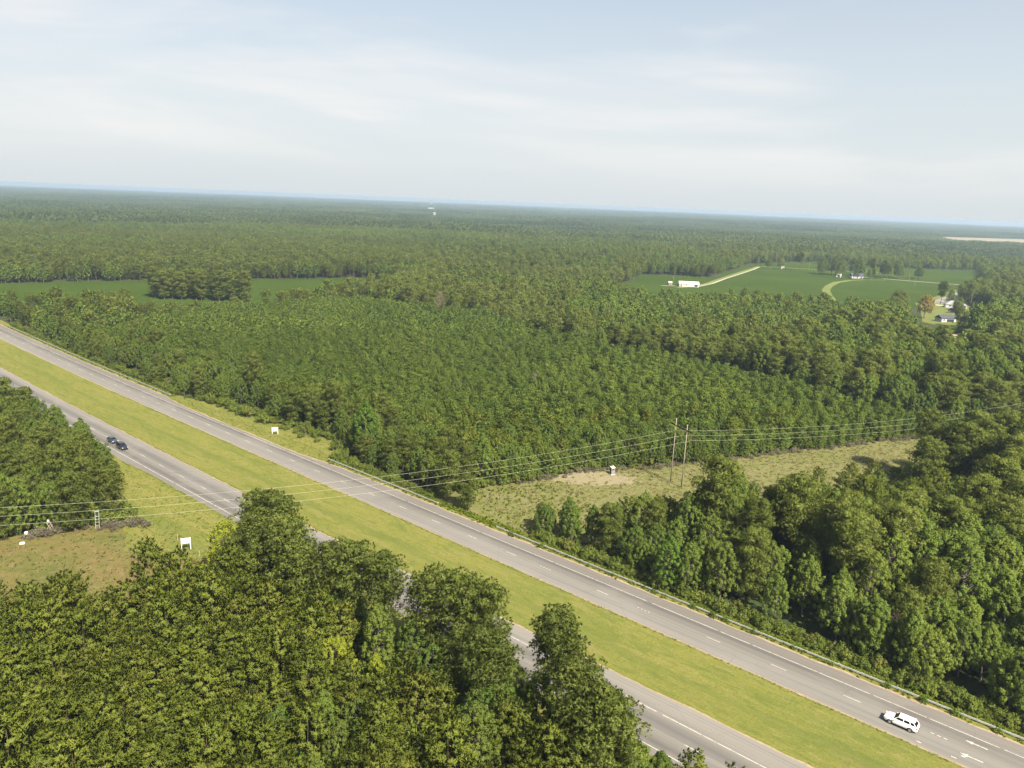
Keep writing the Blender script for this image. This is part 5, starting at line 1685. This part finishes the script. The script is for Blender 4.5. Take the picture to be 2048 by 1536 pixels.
    MB().box((f - .08, 0, .38), (.18, Wd * .72, .14)).build('front_bumper', M['trim'], r_, bevel=.03)
    MB().box((-f + .04, 0, .45), (.16, Wd * .76, .18)).build('rear_bumper', M['trim'], r_, bevel=.03)
    MB().box((-f + .005, 0, .78), (.03, .5, .14)).build('number_plate', M['white'], r_)
    return r_
ang_up = math.atan2(T[1], T[0])
x, y = map(float, sn(-21.1, -1.5))
car('suv', 'white sport utility car on the far carriageway beside the guardrail', 'car', (x, y, ROAD_Z + .02), ang_up, M['car_white'], 4.85, 1.93, 1.74)
x, y = map(float, sn(188.6, -30.4))
car('suv', 'dark sport utility car leading on the near carriageway', 'car', (x, y, ROAD_Z + .02), ang_up + math.pi, M['car_dark'], 4.7, 1.95, 1.80)
x, y = map(float, sn(196.5, -29.9))
car('sedan', 'slate dark car half hidden behind the leading dark car', 'car', (x, y, ROAD_Z + .02), ang_up + math.pi, M['car_blue'], 4.6, 1.85, 1.50)

# ------------------------------------------------------------------ buildings and poles far off
M['wall_white'] = flat('white_siding', (0.459, 0.453, 0.434), rough=.7)
M['roof_white'] = flat('white_metal_roof', (0.484, 0.484, 0.477), rough=.45, spec=.4)
M['roof_grey'] = flat('grey_shingles', (.23, .23, .24), rough=.9)
M['roof_dark'] = flat('dark_shingles', (.055, .06, .075), rough=.9)
M['pane'] = flat('window_pane', (.03, .035, .04), rough=.1, spec=.6)
M['brick'] = flat('red_brick', (.24, .10, .07), rough=.9)
def gable(name, label, cat, loc, rz, L, W_, hw_, hr, wall, roof, openings, hip=0.0, over=.35, chimney=False):
    r_ = empty(name, loc, rz)
    tag(r_, label, cat)
    b = MB()
    x, y = L / 2, W_ / 2
    hx = x - hip
    b.add([(-x, -y, 0), (x, -y, 0), (x, y, 0), (-x, y, 0), (-x, -y, hw_), (x, -y, hw_), (x, y, hw_), (-x, y, hw_)], [(0, 1, 5, 4), (1, 2, 6, 5), (2, 3, 7, 6), (3, 0, 4, 7), (3, 2, 1, 0), (4, 5, 6, 7)])
    if not hip:
        b.add([(-x, -y, hw_), (-x, y, hw_), (-x, 0, hw_ + hr - .05)], [(0, 2, 1)]); b.add([(x, -y, hw_), (x, y, hw_), (x, 0, hw_ + hr - .05)], [(0, 1, 2)])
    b.build('wall', wall, r_)
    xo, yo = x + over, y + over
    dz = hr * over / y
    rf = MB()
    V = [(-xo, -yo, hw_ - dz), (xo, -yo, hw_ - dz), (xo, yo, hw_ - dz), (-xo, yo, hw_ - dz), (-(hx + (over if not hip else 0)), 0, hw_ + hr), (hx + (over if not hip else 0), 0, hw_ + hr)]
    V2 = [(a, c, z + .14) for a, c, z in V]
    F = [(0, 1, 5, 4), (2, 3, 4, 5), (1, 2, 5), (3, 0, 4)]
    rf.add(V2 + V, F + [tuple(i + 6 for i in f)[::-1] for f in F] + [(0, 6, 7, 1), (1, 7, 8, 2), (2, 8, 9, 3), (3, 9, 6, 0)])
    ro = rf.build('roof', roof, r_)
    if chimney:
        MB().box((x * .3, .8, hw_ + hr + .4), (.7, .7, 1.4)).build('chimney', M['brick'], ro)
    for kind, side, u, z, w, hh in openings:
        if side == 'front': c = (u, -y - .02, z); s_ = (w, .06, hh)
        elif side == 'right': c = (x + .02, u, z); s_ = (.06, w, hh)
        else: c = (-x - .02, u, z); s_ = (.06, w, hh)
        o = MB().box(c, s_).build(kind, M['pane'] if kind in ('window', 'bay_shade') else M['roof_dark'] if kind == 'garage_door' else M['brick'], r_)  # open bays and porch: dark sheets painted for the shade inside
        if kind == 'window':
            d_ = (w + .2, .04, .12) if side == 'front' else (.04, w + .2, .12)
            MB().box((c[0], c[1], z - hh / 2 - .06), d_).build('sill', M['roof_white'], o)
    return r_
bn = gable('barn', 'long white metal barn by the dirt track at the field edge', 'barn', (179, 770, 0), R(-6), 20, 12, 2.7, 2.3, M['wall_white'], M['roof_white'], [('bay_shade', 'front', 7.0, 1.3, 3.0, 1.6), ('door', 'front', -8, 1.1, 1.1, 2.2), ('window', 'front', -3, 1.9, 1.2, 1.0)])
for q in range(-4, 5):
    MB().box((q * 2.2, -3.15, 3.98), (.10, 6.5, .08), Matrix.Rotation(math.atan2(2.3, 6.0), 3, 'X')).build('roof_seam', M['roof_grey'] if q == 0 else M['roof_white'], bn)
gable('shed', 'small white shed left of the long barn', 'shed', (161.5, 778, 0), R(-6), 3.2, 2.6, 2.4, 1.0, M['wood_grey'], M['roof_white'], [('door', 'front', 0, 1.0, 1.0, 2.0)])
gable('house', 'white house with grey hipped roof beyond the orange tree', 'house', (402, 676, 0), R(-20), 17, 11, 3.0, 3.0, M['wall_white'], M['roof_grey'], [('window', 'front', -5, 1.7, 1.2, 1.3), ('door', 'front', -1.5, 1.1, 1.0, 2.1), ('window', 'front', 1.5, 1.7, 1.2, 1.3), ('garage_door', 'front', 6, 1.3, 3.2, 2.3), ('window', 'left', 0, 1.7, 1.3, 1.2)], hip=4.5, chimney=False)
gable('outbuilding', 'white outbuilding with dark roof below the white house', 'shed', (376, 634, 0), R(38), 7.5, 5, 2.8, 2.0, M['wall_white'], M['roof_dark'], [('door', 'front', 0, 1.1, 1.2, 2.2), ('window', 'left', 0, 1.6, .9, .9)])
gable('house', 'low white house with dark porch nearest the sandy patch', 'house', (338, 578, 0), R(8), 12, 8, 2.9, 2.2, M['wall_white'], M['roof_dark'], [('window', 'front', -4, 1.6, 1.1, 1.1), ('bay_shade', 'front', 1.5, 1.2, 6.0, 2.0), ('window', 'left', 0, 1.6, 1.1, 1.1)])
gable('trailer', 'white travel trailer parked right of the white house', 'trailer', (417, 667, .5), R(-20), 7.5, 2.5, 2.5, .25, M['wall_white'], M['roof_white'], [('window', 'front', -1.5, 1.5, 2.4, .8), ('door', 'front', 2.2, 1.0, .7, 1.8)], over=.05)
gable('farmhouse', 'pale farmhouse half hidden by trees between the far fields', 'house', (437, 958, 0), R(-8), 14, 9, 3.4, 3.2, M['wall_white'], M['roof_dark'], [('window', 'front', -4.5, 1.8, 1.2, 1.5), ('door', 'front', 0, 1.1, 1.1, 2.2), ('window', 'front', 4.5, 1.8, 1.2, 1.5)], chimney=True)
gable('shed', 'white farm shed left of the hidden farmhouse', 'shed', (417, 966, 0), R(-8), 6, 4.5, 2.6, 1.6, M['wall_white'], M['roof_white'], [('bay_shade', 'front', 0, 1.1, 3.0, 2.0)])
gable('shed', 'small white shed at the far end of the dirt track', 'shed', (381, 1070, 0), R(-8), 4, 3, 2.4, 1.2, M['wall_white'], M['roof_white'], [('door', 'front', 0, 1.0, 1.0, 1.9)])
def upole(x, y, h, label):
    r_ = empty('utility_pole', (x, y, 0)); tag(r_, label, 'utility pole', 'utility poles across the fields')
    MB().tube([(0, 0, 0), (0, 0, h)], [.17, .11], 8).build('pole', M['pole'], r_)
    MB().box((0, 0, h - .6), (2.2, .12, .14), Matrix.Rotation(.7, 3, 'Z')).build('crossarm', M['wood_grey'], r_)
    for s_ in (-.9, 0, .9):
        MB().tube([(s_ * math.cos(.7), s_ * math.sin(.7), h - .5), (s_ * math.cos(.7), s_ * math.sin(.7), h - .3)], .06, 6).build('insulator', M['insul'], r_)
upole(497, 943, 11, 'utility pole by the farm drive right of the farmstead trees')
upole(469, 875, 10, 'utility pole in the field before the farm drive')
upole(412, 1053, 11, 'utility pole left of the farmstead trees')
upole(432, 702, 11, 'utility pole right of the white house')
upole(163, 772, 9, 'utility pole by the small shed at the barn')

# far landmarks
M['far_white'] = flat('dimmed_white', (.24, .24, .235), rough=.8)  # white dimmed in its colour for landmarks standing in the haze
def silo(x, y, h, r_, label, dome=True):
    o = empty('silo', (x, y, 0)); tag(o, label, 'silo', 'white silos on the horizon')
    MB().tube([(0, 0, 0), (0, 0, h)], r_, 20).build('barrel', M['far_white'], o)
    MB().tube([(0, 0, h + .05), (0, 0, h + r_ * .35), (0, 0, h + r_ * .5)], [r_ * 1.02, r_ * .6, r_ * .1], 20).build('roof', M['far_white'], o)
silo(-1056, 9000, 60, 7, 'left white silo of the pair on the horizon')
silo(-1038, 9000, 66, 7, 'right white silo of the pair on the horizon')
wtw = empty('water_tower', (-716, 9000, 0)); tag(wtw, 'lone white water tower on the horizon', 'water tower')
MB().tube([(0, 0, 0), (0, 0, 52)], [3.5, 2.5], 12).build('stem', M['far_white'], wtw)
MB().tube([(0, 0, 52.1), (0, 0, 56), (0, 0, 62), (0, 0, 67), (0, 0, 69)], [2, 6, 8, 6, 2], 20).build('tank', M['far_white'], wtw)
gable('warehouse', 'white shed at the right end of the pale far clearing', 'warehouse', (-625, 5400, 0), 0, 42, 24, 12, 6, M['far_white'], M['far_white'], [('bay_shade', 'front', 0, 4, 10, 8)])
gable('warehouse', 'white buildings among the trees below the far clearing', 'warehouse', (-352, 3150, 0), R(20), 11, 9, 20, 3, M['far_white'], M['far_white'], [('window', 'front', -4, 18, 3, 2), ('window', 'front', 3, 18, 3, 2)])

# ------------------------------------------------------------------ haze
hz = new_mat('haze'); nt = NT(hz.node_tree)
pv = nt.n('ShaderNodeVolumePrincipled')
pv.inputs['Color'].default_value = (.50, .655, .83, 1)
pv.inputs['Density'].default_value = 1.2e-4
pv.inputs['Anisotropy'].default_value = .15
pv.inputs['Density Attribute'].default_value = ''
o_ = nt.n('ShaderNodeOutputMaterial'); nt.l(pv.outputs[0], o_.inputs['Volume'])
try:
    hz.cycles.homogeneous_volume = True
except Exception:
    pass
hb = MB(); hb.box((0, 6650, 39.5), (30400, 16000, 81.0))
tag(hb.build('haze', hz), kind='stuff')
